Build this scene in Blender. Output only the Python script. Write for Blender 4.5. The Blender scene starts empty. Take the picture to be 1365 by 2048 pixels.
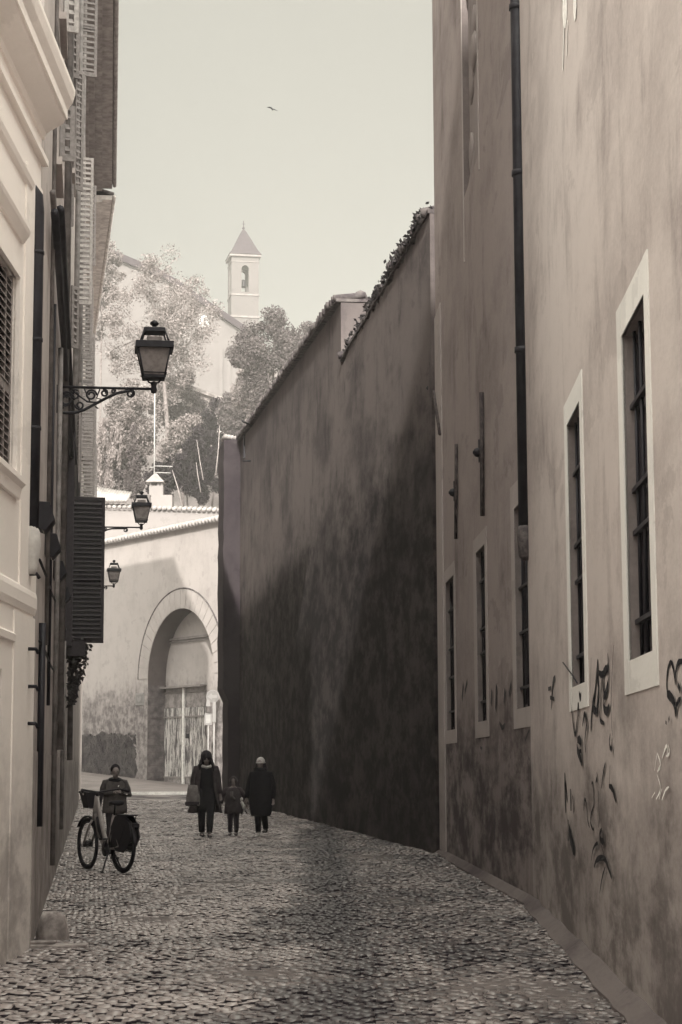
import bpy, math, random
from mathutils import Vector, Matrix, noise
R = math.radians
random.seed(11)
sc = bpy.context.scene
col = sc.collection

# ---------------------------------------------------------------- camera
F = 3790.0; CX, CY = 682.5, 1024.0
CAMZ = 1.4
PITCH = math.atan(506 / F); ROLL = R(0.212)
fwd = Vector((0, math.cos(PITCH), math.sin(PITCH)))
right0 = Vector((1, 0, 0)); up0 = Vector((0, -math.sin(PITCH), math.cos(PITCH)))
rgt = right0 * math.cos(ROLL) - up0 * math.sin(ROLL)
up = up0 * math.cos(ROLL) + right0 * math.sin(ROLL)
cam_d = bpy.data.cameras.new('camera'); cam = bpy.data.objects.new('camera', cam_d); col.objects.link(cam)
cam_d.sensor_fit = 'VERTICAL'; cam_d.sensor_height = 24; cam_d.lens = F / 2048 * 24
cam_d.clip_start = 0.1; cam_d.clip_end = 3000
M = Matrix.Identity(4)
for i in range(3):
    M[i][0] = rgt[i]; M[i][1] = up[i]; M[i][2] = -fwd[i]
M[2][3] = CAMZ
cam.matrix_world = M
sc.camera = cam

def ray(px, py):
    return fwd + rgt * ((px - CX) / F) + up * ((CY - py) / F)
def P(px, py, d):
    r = ray(px, py); t = d / r.y
    return Vector((0, 0, CAMZ)) + r * t
def PG(px, py, z=0.0):
    r = ray(px, py); t = (z - CAMZ) / r.z
    return Vector((0, 0, CAMZ)) + r * t

class Wall:
    """vertical plane from A to B (xy), n = outward normal (towards the street)"""
    def __init__(s, A, B, side=1):
        s.A = Vector((A[0], A[1], 0)); s.B = Vector((B[0], B[1], 0))
        s.L = (s.B - s.A).length; s.u = (s.B - s.A) / s.L
        s.n = Vector((-s.u.y, s.u.x, 0)) * side
    def pt(s, a, z, off=0.0):
        p = s.A + s.u * a + s.n * off
        return Vector((p.x, p.y, z))
    def hit(s, px, py, off=0.0):
        r = ray(px, py); O = Vector((0, 0, CAMZ))
        A = s.A + s.n * off
        t = (A - O).dot(s.n) / r.dot(s.n)
        q = O + r * t
        return (q - s.A).dot(s.u), q.z
    def rect(s, TL, TR, BR, BL, off=0.0):
        p = [s.hit(*q, off) for q in (TL, TR, BR, BL)]
        sa = sorted(x[0] for x in p)
        return ((sa[0] + sa[1]) / 2, (sa[2] + sa[3]) / 2, (p[2][1] + p[3][1]) / 2, (p[0][1] + p[1][1]) / 2)

# ---------------------------------------------------------------- mesh helpers
def world_of(o):
    m = Matrix.Identity(4)
    while o is not None:
        m = o.matrix_basis @ m; o = o.parent
    return m

class MB:
    def __init__(s): s.v = []; s.f = []; s.sm = []; s.mi = []
    def add(s, vs, fs, smooth=False, mi=0):
        k = len(s.v); s.v += [tuple(x) for x in vs]
        s.f += [tuple(i + k for i in f) for f in fs]; s.sm += [smooth] * len(fs); s.mi += [mi] * len(fs)
    def quad(s, a, b, c, d, smooth=False, mi=0): s.add([a, b, c, d], [(0, 1, 2, 3)], smooth, mi)
    def box(s, c, size, m=None, mi=0):
        hx, hy, hz = size[0] / 2, size[1] / 2, size[2] / 2
        vs = [Vector((x, y, z)) for z in (-hz, hz) for y in (-hy, hy) for x in (-hx, hx)]
        if m is not None: vs = [m @ v for v in vs]
        c = Vector(c); vs = [v + c for v in vs]
        s.add(vs, [(0, 2, 3, 1), (4, 5, 7, 6), (0, 1, 5, 4), (2, 6, 7, 3), (0, 4, 6, 2), (1, 3, 7, 5)], False, mi)
    def wbox(s, W, s0, s1, z0, z1, o0, o1, mi=0):
        """box on a wall: s range, z range, offset range"""
        vs = [W.pt(a, z, o) for z in (z0, z1) for o in (o0, o1) for a in (s0, s1)]
        s.add(vs, [(0, 2, 3, 1), (4, 5, 7, 6), (0, 1, 5, 4), (2, 6, 7, 3), (0, 4, 6, 2), (1, 3, 7, 5)], False, mi)
    def prism(s, poly, z0, z1, mi=0):
        n = len(poly)
        vs = [(x, y, z0) for x, y in poly] + [(x, y, z1) for x, y in poly]
        fs = [tuple(range(n))[::-1], tuple(range(n, 2 * n))] + [(i, (i + 1) % n, n + (i + 1) % n, n + i) for i in range(n)]
        s.add(vs, fs, False, mi)
    def extr(s, poly, vec, mi=0):
        n = len(poly); vec = Vector(vec)
        vs = [Vector(p) for p in poly] + [Vector(p) + vec for p in poly]
        fs = [tuple(range(n))[::-1], tuple(range(n, 2 * n))] + [(i, (i + 1) % n, n + (i + 1) % n, n + i) for i in range(n)]
        s.add(vs, fs, False, mi)
    def loft(s, rings, closed=True, caps=True, smooth=True, mi=0):
        n = len(rings[0]); vs = [p for r in rings for p in r]; fs = []
        for i in range(len(rings) - 1):
            for j in range(n if closed else n - 1):
                fs.append((i * n + j, i * n + (j + 1) % n, (i + 1) * n + (j + 1) % n, (i + 1) * n + j))
        if caps:
            fs.append(tuple(range(n))[::-1]); fs.append(tuple(range((len(rings) - 1) * n, len(rings) * n)))
        s.add(vs, fs, smooth, mi)
    def tube(s, pts, r, n=8, caps=True, flat=1.0, smooth=True, mi=0):
        pts = [Vector(p) for p in pts]; rings = []
        prev = None
        for i, p in enumerate(pts):
            a = pts[max(i - 1, 0)]; b = pts[min(i + 1, len(pts) - 1)]
            t = (b - a)
            if t.length < 1e-9: t = Vector((0, 0, 1))
            t.normalize()
            if prev is None:
                ref = Vector((0, 0, 1)) if abs(t.z) < .9 else Vector((0, 1, 0))
                x = t.cross(ref).normalized()
            else:
                x = (prev - t * prev.dot(t)).normalized()
            y = t.cross(x); prev = x
            rr = r[i] if isinstance(r, (list, tuple)) else r
            rings.append([p + x * math.cos(q) * rr + y * math.sin(q) * rr * flat for q in [2 * math.pi * k / n for k in range(n)]])
        s.loft(rings, True, caps, smooth, mi)
    def lathe(s, prof, c=(0, 0, 0), n=16, smooth=True, mi=0, sq=None):
        c = Vector(c); rings = []
        for r, z in prof:
            rings.append([c + Vector((math.cos(2 * math.pi * (k + .5) / n) * r, math.sin(2 * math.pi * (k + .5) / n) * r, z)) for k in range(n)])
        s.loft(rings, True, True, smooth, mi)
    def ball(s, c, r, n=10, m=None, mi=0):
        if not isinstance(r, (tuple, list)): r = (r, r, r)
        rings = []; k = n // 2 + 1
        for i in range(k + 1):
            th = math.pi * (i / k) * .98 + .01 * math.pi
            rg = []
            for j in range(n):
                ph = 2 * math.pi * j / n
                v = Vector((r[0] * math.sin(th) * math.cos(ph), r[1] * math.sin(th) * math.sin(ph), -r[2] * math.cos(th)))
                if m is not None: v = m @ v
                rg.append(Vector(c) + v)
            rings.append(rg)
        s.loft(rings, True, True, True, mi)
    def build(s, name, mat, parent=None, label=None, world=True, bevel=0, origin=None, **kw):
        me = bpy.data.meshes.new(name)
        vs = s.v
        if parent is not None and world:
            mi = world_of(parent).inverted()
            vs = [tuple(mi @ Vector(v)) for v in vs]
        elif parent is None and origin is not None:
            o_ = Vector(origin); vs = [tuple(Vector(v) - o_) for v in vs]
        me.from_pydata(vs, [], s.f)
        me.polygons.foreach_set('use_smooth', s.sm)
        me.polygons.foreach_set('material_index', s.mi)
        for m in (mat if isinstance(mat, (list, tuple)) else [mat]): me.materials.append(m)
        me.update()
        o = bpy.data.objects.new(name, me); col.objects.link(o)
        if parent is not None: o.parent = parent
        elif origin is not None: o.location = origin
        if label: o['label'] = label
        for k, v in kw.items(): o[k] = v
        if bevel:
            b = o.modifiers.new('bevel', 'BEVEL'); b.width = bevel; b.segments = 2; b.limit_method = 'ANGLE'
        return o

def thing(name, label, cat, loc=(0, 0, 0), rz=0.0, group=None):
    o = bpy.data.objects.new(name, None); col.objects.link(o)
    o.location = loc; o.rotation_euler = (0, 0, rz); o.empty_display_size = .2
    o['label'] = label; o['category'] = cat
    if group: o['group'] = group
    return o
def tag(o, label, cat, group=None):
    o['label'] = label; o['category'] = cat
    if group: o['group'] = group
    return o
def kids(o): return [c for c in col.objects if c.parent == o]
def copy_tree(o, parent=None):
    c = o.copy(); col.objects.link(c); c.parent = parent
    for k in kids(o): copy_tree(k, c)
    return c

def wall_grid(mb, W, s0, s1, z0, z1, holes=(), depth=.3, mi_r=0):
    """front face of a wall with rectangular openings and their reveals"""
    S = sorted(set([s0, s1] + [v for h in holes for v in h[:2] if s0 < v < s1]))
    Z = sorted(set([z0, z1] + [v for h in holes for v in h[2:4] if z0 < v < z1]))
    for i in range(len(S) - 1):
        for j in range(len(Z) - 1):
            a = (S[i] + S[i + 1]) / 2; b = (Z[j] + Z[j + 1]) / 2
            if any(h[0] < a < h[1] and h[2] < b < h[3] for h in holes): continue
            mb.quad(W.pt(S[i], Z[j]), W.pt(S[i + 1], Z[j]), W.pt(S[i + 1], Z[j + 1]), W.pt(S[i], Z[j + 1]))
    for h in holes:
        a, b, c, d = h[:4]; dp = h[4] if len(h) > 4 else depth
        q = [(a, c), (b, c), (b, d), (a, d)]
        for k in range(4):
            p0, p1 = q[k], q[(k + 1) % 4]
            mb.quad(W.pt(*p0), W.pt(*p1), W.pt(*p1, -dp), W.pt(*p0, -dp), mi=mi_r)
def shell(mb, W, s0, s1, z0, z1, thick):
    """sides, back and top of a wall or building behind its front face"""
    c = [W.pt(s0, 0), W.pt(s1, 0), W.pt(s1, 0, -thick), W.pt(s0, 0, -thick)]
    for a, b in ((1, 2), (2, 3), (3, 0)):
        p, q = c[a], c[b]
        mb.quad((p.x, p.y, z0), (q.x, q.y, z0), (q.x, q.y, z1), (p.x, p.y, z1))
    mb.quad(*[(p.x, p.y, z1) for p in c])
def arch_wall(mb, W, s0, s1, z0, ztop, cs, hw, zb, zs, depth, n=20):
    """front face with a round arched opening; ztop is a function of s"""
    T = lambda s: ztop(s) if callable(ztop) else ztop
    Q = lambda a, b, za, zb_, zc, zd: mb.quad(W.pt(a, za), W.pt(b, zb_), W.pt(b, zc), W.pt(a, zd))
    Q(s0, cs - hw, z0, z0, T(cs - hw), T(s0)); Q(cs + hw, s1, z0, z0, T(s1), T(cs + hw))
    if zb > z0 + 1e-4: Q(cs - hw, cs + hw, z0, z0, zb, zb)
    arc = [(cs - hw * math.cos(math.pi * k / n), zs + hw * math.sin(math.pi * k / n)) for k in range(n + 1)]
    for k in range(n):
        (a, za), (b, zb_) = arc[k], arc[k + 1]
        mb.quad(W.pt(a, za), W.pt(b, zb_), W.pt(b, T(b)), W.pt(a, T(a)))
        mb.quad(W.pt(a, za), W.pt(b, zb_), W.pt(b, zb_, -depth), W.pt(a, za, -depth), True)
    for s_ in (cs - hw, cs + hw):
        mb.quad(W.pt(s_, zb), W.pt(s_, zs), W.pt(s_, zs, -depth), W.pt(s_, zb, -depth))
    if zb > z0: mb.quad(W.pt(cs - hw, zb), W.pt(cs + hw, zb), W.pt(cs + hw, zb, -depth), W.pt(cs - hw, zb, -depth))

# ---------------------------------------------------------------- materials
class NT:
    def __init__(s, name):
        s.m = bpy.data.materials.new(name); s.m.use_nodes = True
        s.t = s.m.node_tree; s.n = s.t.nodes; s.b = s.n['Principled BSDF']; s.out = s.n['Material Output']
    def new(s, typ, **kw):
        n = s.n.new(typ)
        for k, v in kw.items():
            if k in n.inputs.keys() if isinstance(k, str) and hasattr(n, 'inputs') else False: n.inputs[k].default_value = v
            else: setattr(n, k, v)
        return n
    def link(s, a, b): s.t.links.new(a, b)
    def val(s, v, sock):
        if isinstance(v, (int, float)): sock.default_value = v
        else: s.link(v, sock)
    def pos(s, scale=(1, 1, 1), island=False, obj=False):
        if obj: g = s.n.new('ShaderNodeTexCoord').outputs['Object']
        else: g = s.n.new('ShaderNodeNewGeometry').outputs['Position']
        m = s.n.new('ShaderNodeMapping'); m.inputs['Scale'].default_value = scale
        s.link(g, m.inputs['Vector']); return m.outputs['Vector']
    def noise(s, vec, scale, detail=4, rough=.55, dist=0.0):
        n = s.n.new('ShaderNodeTexNoise'); n.inputs['Scale'].default_value = scale
        n.inputs['Detail'].default_value = detail; n.inputs['Roughness'].default_value = rough
        n.inputs['Distortion'].default_value = dist
        s.link(vec, n.inputs['Vector']); return n.outputs['Fac']
    def ramp(s, fac, a, b, inv=False):
        n = s.n.new('ShaderNodeMapRange'); n.interpolation_type = 'SMOOTHSTEP'
        n.inputs['From Min'].default_value = a; n.inputs['From Max'].default_value = b
        if inv: n.inputs['To Min'].default_value = 1; n.inputs['To Max'].default_value = 0
        s.link(fac, n.inputs['Value']); return n.outputs['Result']
    def math(s, op, a, b=0.0, clamp=False):
        n = s.n.new('ShaderNodeMath'); n.operation = op; n.use_clamp = clamp
        s.val(a, n.inputs[0]); s.val(b, n.inputs[1]); return n.outputs[0]
    def mix(s, fac, a, b):
        n = s.n.new('ShaderNodeMix'); n.data_type = 'RGBA'
        s.val(fac, n.inputs[0])
        for v, k in ((a, 6), (b, 7)):
            if isinstance(v, (tuple, list)): n.inputs[k].default_value = (*v[:3], 1)
            else: s.link(v, n.inputs[k])
        return n.outputs[2]
    def color(s, c):
        if isinstance(c, (tuple, list)): s.b.inputs['Base Color'].default_value = (*c, 1)
        else: s.link(c, s.b.inputs['Base Color'])
    def bump(s, h, dist=.01, strength=.6):
        n = s.n.new('ShaderNodeBump'); n.inputs['Distance'].default_value = dist; n.inputs['Strength'].default_value = strength
        s.link(h, n.inputs['Height']); s.link(n.outputs[0], s.b.inputs['Normal'])
    def z(s):
        g = s.n.new('ShaderNodeNewGeometry'); x = s.n.new('ShaderNodeSeparateXYZ'); s.link(g.outputs['Position'], x.inputs[0])
        return x.outputs['Z']
    def rough(s, v): s.val(v, s.b.inputs['Roughness'])

def tone(v, w=1.0):
    """warm sepia grey of the photograph's print; v = linear value"""
    p = max(0.0, min(1.0, (.075 - v) / .055))           # the print's darks lean to violet, its lights to cream
    h = max(0.0, min(1.0, (v - .2) / .5)); w *= 1 - .30 * h
    return (v * (1 + .135 * w) * (1 + .05 * p), v * (1 - .048 * w) * (1 - .13 * p) * (1 + .03 * h), v * (1 - .075 * w) * (1 + .17 * p))


def plaster(name, light, dark, streak=.5, blotch=.5, tide=None, tide_shade_col=.12, tide_shade_w=1.2, tide_shade_amt=.8, warm=1.0, bump=.006, warmd=None, top=None, fine=.95, iso=.42, patch=.3, bf=.35):
    t = NT(name); wd = warm if warmd is None else warmd
    p = t.pos((1, iso, 1)); ps = t.pos((1.0, iso * 1.6, .34))
    big = t.noise(p, .55, 6, .62, .15); st = t.noise(ps, 1.9, 6, .68, .25); st2 = t.noise(ps, 6.0, 5, .7, .5)
    fi = t.noise(p, 34, 6, .8); med = t.noise(p, 4.0, 7, .72, .3); pt = t.noise(p, 1.15, 9, .66, .2)
    f = t.math('ADD', t.math('MULTIPLY', t.ramp(big, .42, .68), blotch), t.math('MULTIPLY', t.ramp(st, .5, .72), streak))
    f = t.math('ADD', f, t.math('MULTIPLY', t.math('SUBTRACT', st2, .5), streak * .55))
    f = t.math('ADD', f, t.math('MULTIPLY', t.math('SUBTRACT', fi, .5), fine))
    f = t.math('ADD', f, t.math('MULTIPLY', t.math('SUBTRACT', med, .5), .75), True)
    c = t.mix(f, tone(light, warm), tone(dark, wd))
    c = t.mix(t.math('MULTIPLY', t.ramp(pt, .60, .625), patch), c, tone(dark * .72, wd))
    c = t.mix(t.math('MULTIPLY', t.ramp(pt, .36, .34, False), patch * .7), c, tone(min(.9, light * 1.12), warm))
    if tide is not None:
        zz = t.math('ADD', t.z(), t.math('MULTIPLY', t.math('SUBTRACT', t.noise(p, 1.3, 6, .65), .5), tide_shade_w * 2))
        zz = t.math('ADD', zz, t.math('MULTIPLY', t.math('SUBTRACT', st, .5), tide_shade_w * 1.4))
        g = t.math('MULTIPLY', t.ramp(zz, tide - tide_shade_w * .6, tide + tide_shade_w * .6, True), tide_shade_amt)
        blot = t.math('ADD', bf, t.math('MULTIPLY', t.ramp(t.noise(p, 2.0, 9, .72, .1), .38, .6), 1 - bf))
        c = t.mix(t.math('MULTIPLY', g, blot), c, tone(tide_shade_col, wd))
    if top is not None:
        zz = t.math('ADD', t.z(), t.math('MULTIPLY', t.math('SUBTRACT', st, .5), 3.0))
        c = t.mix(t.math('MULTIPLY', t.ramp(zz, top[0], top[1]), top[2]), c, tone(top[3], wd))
    t.color(c); t.rough(.92); t.b.inputs['Specular IOR Level'].default_value = .15
    h = t.math('ADD', t.math('MULTIPLY', med, 1.0), t.math('MULTIPLY', fi, .35))
    t.bump(h, bump, .7)
    return t.m
def plain(name, v, warm=1.0, rough=.7, metal=0, var=.25, scale=12, bump=.002, spec=.3, obj=False):
    t = NT(name); p = t.pos(obj=obj); n = t.noise(p, scale, 5, .6)
    t.color(t.mix(t.ramp(n, .3, .7), tone(v * (1 + var), warm), tone(v * (1 - var), warm)))
    t.rough(rough); t.b.inputs['Metallic'].default_value = metal; t.b.inputs['Specular IOR Level'].default_value = spec
    if bump: t.bump(n, bump, .5)
    return t.m

M_ = {}
M_['plaster_bright'] = plaster('plaster_bright', .57, .32, .6, .6, tide=1.35, tide_shade_col=.08, tide_shade_w=1.35, tide_shade_amt=.85, warm=.9, patch=.24, bf=.5)  # low darkening is grime plus the wall foot's shade, both painted in
M_['plaster_grey'] = plaster('plaster_grey', .37, .19, .6, .5, tide=2.0, tide_shade_col=.05, tide_shade_w=.9, tide_shade_amt=.92, warm=.9)
M_['plaster_dark'] = plaster('plaster_dark', .155, .06, .6, .8, tide=7.0, tide_shade_col=.010, tide_shade_w=2.3, tide_shade_amt=.95, warm=.8, warmd=.6, fine=1.1, bf=.6, top=(9.6, 13.0, .6, .05))
M_['plaster_pier'] = plaster('plaster_pier', .055, .03, .5, .7, tide=4.0, tide_shade_col=.04, tide_shade_w=2, warm=.6)  # pier painted darker in place of the shade that falls on it
M_['plaster_cream'] = plaster('plaster_cream', .93, .80, .35, .3, tide=1.2, tide_shade_col=.26, tide_shade_w=1.4, tide_shade_amt=.75, warm=.7, patch=.25)
M_['plaster_street'] = plaster('plaster_street', .50, .26, .75, .5, tide=1.6, tide_shade_col=.09, tide_shade_w=.6, tide_shade_amt=.6, warm=.8)
M_['plaster_arch'] = plaster('plaster_arch', .36, .26, .25, .5, iso=1.0, tide=6.2, tide_shade_col=.06, tide_shade_w=2.2, tide_shade_amt=.85, warm=.6)
M_['plaster_far'] = plaster('plaster_far', .24, .20, .2, .3, warm=.5)
M_['surround'] = plaster('surround', .80, .66, .3, .3, tide=1.3, tide_shade_col=.4, tide_shade_w=.5, tide_shade_amt=.5, warm=.35)
M_['surround_grey'] = plaster('surround_grey', .46, .32, .4, .3, tide=1.6, tide_shade_col=.25, tide_shade_w=.5, tide_shade_amt=.5, warm=.7)
M_['rust'] = plain('rust', .07, .9, .8, var=.5)
M_['jamb'] = plaster('jamb', .24, .13, .6, .7, warm=.8, iso=1)  # darker than the walls: shade of the window recesses put into the colour
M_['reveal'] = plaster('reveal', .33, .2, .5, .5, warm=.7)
M_['iron'] = plain('iron', .022, -.6, .55, .3, spec=.4)
M_['pipe_dark'] = plain('pipe_dark', .028, -.6, .5, .2, .35, 6)
M_['pipe_mid'] = plain('pipe_mid', .20, .5, .55, .1, .35, 6)
M_['dark_void'] = plain('dark_void', .02, .2, .9)
M_['glass_dark'] = plain('glass_dark', .03, .2, .15, spec=.5)
M_['shutter'] = plain('shutter', .24, .6, .6, var=.2, scale=20)
M_['shutter_dark'] = plain('shutter_dark', .045, .3, .6, var=.2, scale=20)
M_['shutter_pale'] = plain('shutter_pale', .42, .6, .6, var=.2, scale=20)
M_['eave'] = plain('eave', .62, .7, .85, var=.25, scale=3)
M_['eave_dark'] = plain('eave_dark', .30, .7, .85, var=.3, scale=3)
M_['pipe_shoe'] = plain('pipe_shoe', .09, .6, .7, 0, .5, 20)
M_['church_wall'] = plaster('church_wall', .15, .12, .2, .4, warm=.5, iso=1)
M_['tile'] = plain('tile', .10, .6, .9, var=.6, scale=5, bump=.01)
M_['tile_pale'] = plain('tile_pale', .30, .5, .9, var=.25, scale=3, bump=.01)
M_['stone'] = plain('stone', .30, .7, .85, var=.4, scale=9, bump=.01)
M_['travertine'] = plain('travertine', .6, .4, .8, var=.2, scale=6)
SKY_SAT = .12; SKY_MIX = .85; SKY_C = (2.9, 2.8, 2.38); SKY_STR = .12; SUN = 5.0; EXPO = 0.55; SKY_TOP = 7.1; HAZE = .0009; DENOISE = True
# ---------------------------------------------------------------- walls of the street
WRN = Wall((1.518, 6.0), (1.90, 19.2))             # right, near
WRF = Wall((1.90, 19.2), (1.55, 30.2))             # right, far
WD = Wall((1.475, 30.2), (-4.342, 76.0))           # dark garden wall
WL = Wall((-2.41, 14.8), (-9.12, 66.0), -1)        # left, long facade
WL3 = Wall((-9.12, 66.0), (-12.26, 90.0), -1)     # left, far facade
WLN = Wall((-2.395, 6.0), (-2.41, 14.8), -1)       # left, near cream facade
ZR = 14.4; ZRN = 9.7

def grille(W, s0, s1, z0, z1, parent, rec=.09, n=4, cross=()):
    g = MB()
    for i in range(n):
        s_ = s0 + (s1 - s0) * (i + .5) / n
        g.tube([W.pt(s_, z0 + .002, -rec), W.pt(s_, z1 - .002, -rec)], .011, 6)
    o = g.build('grille', M_['iron'], parent)
    for zc in cross:
        c = MB(); c.wbox(W, s0 + .004, s1 - .004, zc - .013, zc + .013, -rec - .012, -rec + .022)
        c.build('crossbar', M_['iron'], o)
    return o

def street_window(W, parent, op, sur, surmat, cross, n=4, depth=.095, proud=.009, label=None):
    """recessed opening with plaster surround, pane far inside and iron grille"""
    w = MB(); s0, s1, z0, z1 = sur; a, b, c, d = op
    w.wbox(W, s0, a, z0, z1, -.01, proud); w.wbox(W, b, s1, z0, z1, -.01, proud)
    w.wbox(W, a, b, d, z1, -.01, proud - .002); w.wbox(W, a, b, z0, c, -.01, proud - .002)
    o = w.build('window', surmat, parent, label)
    # sunk jambs are part of the wall; the pane closes the opening
    p = MB(); p.wbox(W, a, b, c, d, -depth - .02, -depth + .001)
    p.build('pane', M_['glass_dark'], o)
    f = MB()
    for (x0, x1, y0, y1) in ((a, a + .05, c, d), (b - .05, b, c, d), (a + .05, b - .05, d - .05, d), (a + .05, b - .05, c, c + .05), ((a + b) / 2 - .03, (a + b) / 2 + .03, c + .05, d - .05)):
        f.wbox(W, x0, x1, y0, y1, -depth + .002, -depth + .02)
    f.build('sash', M_['shutter_dark'], o)
    grille(W, a, b, c, d, o, .055, n, cross)
    return o

zf = lambda W, px, py: W.hit(px, py)[1]
# right near house -----------------------------------------------------------
w1o = WRN.rect((1247, 664), (1292, 588), (1307, 1303), (1258, 1322))
w1s = WRN.rect((1237, 612), (1298, 505), (1318, 1370), (1251, 1392))
w2o = WRN.rect((1137, 846), (1162, 800), (1171, 1366), (1143, 1375))
w2s = WRN.rect((1130, 808), (1168, 737), (1176, 1412), (1141, 1425))
rn = thing('plastered_house', 'pale plastered house at the right edge, two white-framed barred windows and graffiti', 'house', (1.518, 6.0, 0))
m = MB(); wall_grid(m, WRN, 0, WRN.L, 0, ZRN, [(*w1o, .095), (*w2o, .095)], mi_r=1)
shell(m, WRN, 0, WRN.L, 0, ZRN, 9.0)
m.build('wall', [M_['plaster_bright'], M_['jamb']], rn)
for o_, s_, cr in ((w1o, w1s, [(1297, 740), (1301, 925), (1302, 1020), (1304, 1217)]), (w2o, w2s, [(1160, 912), (1163, 1065), (1166, 1140), (1169, 1300)])):
    street_window(WRN, rn, o_, s_, M_['surround'], [zf(WRN, *q) for q in cr])
# right far house
w3o = WRF.rect((1030, 1022), (1055, 985), (1061, 1410), (1033, 1421))
w3s = WRF.rect((1024, 981), (1059, 925), (1066, 1452), (1027, 1459))
w4o = WRF.rect((952, 1107), (971, 1087), (974, 1441), (957, 1444))
w4s = WRF.rect((948, 1080), (975, 1052), (978, 1474), (951, 1476))
w5o = WRF.rect((892, 1163), (908, 1152), (911, 1458), (894, 1462))
w5s = WRF.rect((889, 1140), (911, 1125), (914, 1484), (890, 1490))
ni0, _ = WRF.hit(957, 200); ni1, _ = WRF.hit(926, 200); niz = zf(WRF, 945, 345)
nic = (min(ni0, ni1), max(ni0, ni1), niz, ZR - 1)
rf = thing('plastered_house', 'grey plastered house beyond the black drainpipe, with three narrow barred windows', 'house', (1.90, 19.2, 0))
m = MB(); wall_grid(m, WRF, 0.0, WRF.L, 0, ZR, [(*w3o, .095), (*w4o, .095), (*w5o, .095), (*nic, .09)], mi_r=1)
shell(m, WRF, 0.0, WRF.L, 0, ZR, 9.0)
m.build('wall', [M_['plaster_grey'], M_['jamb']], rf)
for o_, s_, k, mt in ((w3o, w3s, (1050, 1160, 1255, 1370), 'surround_grey'), (w4o, w4s, (1150, 1250, 1300, 1400), 'surround_grey'), (w5o, w5s, (1210, 1290, 1350, 1420), 'surround_grey')):
    xm = {1050: 1055, 1150: 970, 1210: 907}[k[0]]
    street_window(WRF, rf, o_, s_, M_[mt], [zf(WRF, xm, y) for y in k], n=3, proud=.007)
# blind recess above: ragged old plaster inside
m = MB(); m.wbox(WRF, nic[0], nic[1], nic[2], nic[3], -.11, -.088)
rng = random.Random(4); a, b = nic[0], nic[1]
for i in range(26):
    z = nic[2] + .15 + i * .42 + rng.uniform(-.1, .1); c = rng.uniform(a + .1, b - .1)
    m.ball(WRF.pt(c, z, -.092), (.16 + rng.random() * .2, .2 + rng.random() * .2, .03 + rng.random() * .03), 8, Matrix(((0, 0, 1), (0, 1, 0), (1, 0, 0))).to_3x3())
m.extr([WRF.pt(a, nic[2], -.088), WRF.pt(b, nic[2], -.088), WRF.pt(a, nic[2] + .55, -.088)], WRF.n * .06)
m.build('recess_infill', M_['reveal'], rf, 'ragged dark infill of a blind recess')
m = MB(); m.wbox(WRF, a - .07, a - .0, nic[2] - .25, nic[3], 0.0, .012); m.wbox(WRF, b, b + .07, nic[2] - .9, nic[3], 0, .012)
m.build('recess_edging', M_['surround_grey'], rf)
# iron anchors
def anchor(p0, p1, pk, r=.03):
    a0 = WRF.hit(*p0); a1 = WRF.hit(*p1); k = WRF.hit(*pk)
    g = MB(); g.tube([WRF.pt(*a0, .035), WRF.pt(*a1, .035)], r, 6)
    o = g.build('wall_anchor', M_['rust'], rf)
    g = MB(); g.ball(WRF.pt(*k, .07), .06, 8); g.tube([WRF.pt(*k, 0), WRF.pt(k[0], k[1], .13)], .02, 6)
    g.wbox(WRF, k[0] - .035, k[0] + .035, k[1] - .12, k[1] + .16, .02, .06)
    g.build('anchor_key', M_['iron'], o)
anchor((969, 785), (971, 1032), (967, 905), .028)
anchor((918, 888), (917, 1078), (916, 985), .024)
anchor((862, 712), (885, 868), (869, 776), .03)
# plaster strip at the far corner of the house
m = MB(); m.wbox(WRF, WRF.L - 1.1, WRF.L + .001, 0, 8.6, .0, .02)
m.build('corner_strip', M_['surround_grey'], rf)
# drainpipe at the join
dp = thing('drainpipe', 'black cast iron drainpipe running down the join of the two right-hand houses', 'drainpipe', (1.86, 19.1, 0))
XP, YP = 1.80, 19.12
PZ0 = P(1057, 1062, YP).z
pp = P(1047, 700, YP); XP = pp.x
m = MB(); m.tube([(XP, YP, PZ0), (XP, YP, ZR - 2)], .078, 14)
m.build('pipe', M_['pipe_dark'], dp)
for yy in (15, 347, 700):
    z = P(1040, yy, YP).z
    b = MB(); b.lathe([(.08, -.03), (.092, -.028), (.092, .028), (.08, .03)], (XP, YP, z), 14); b.box((XP + .1, YP, z), (.12, .02, .02))
    b.build('pipe_collar', M_['pipe_dark'], dp)
b = MB(); b.lathe([(.05, -.30), (.085, -.26), (.10, -.06), (.092, .0), (.085, .05)], (XP + .005, YP, PZ0), 14); b.build('pipe_shoe', M_['pipe_shoe'], dp, 'mottled bulging shoe of the pipe')
b = MB(); b.tube([(XP + .16, YP - .06, 3.5), (XP + .16, YP - .06, ZR - 2)], .008, 6)
b.build('cable', M_['pipe_mid'], dp)
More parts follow.
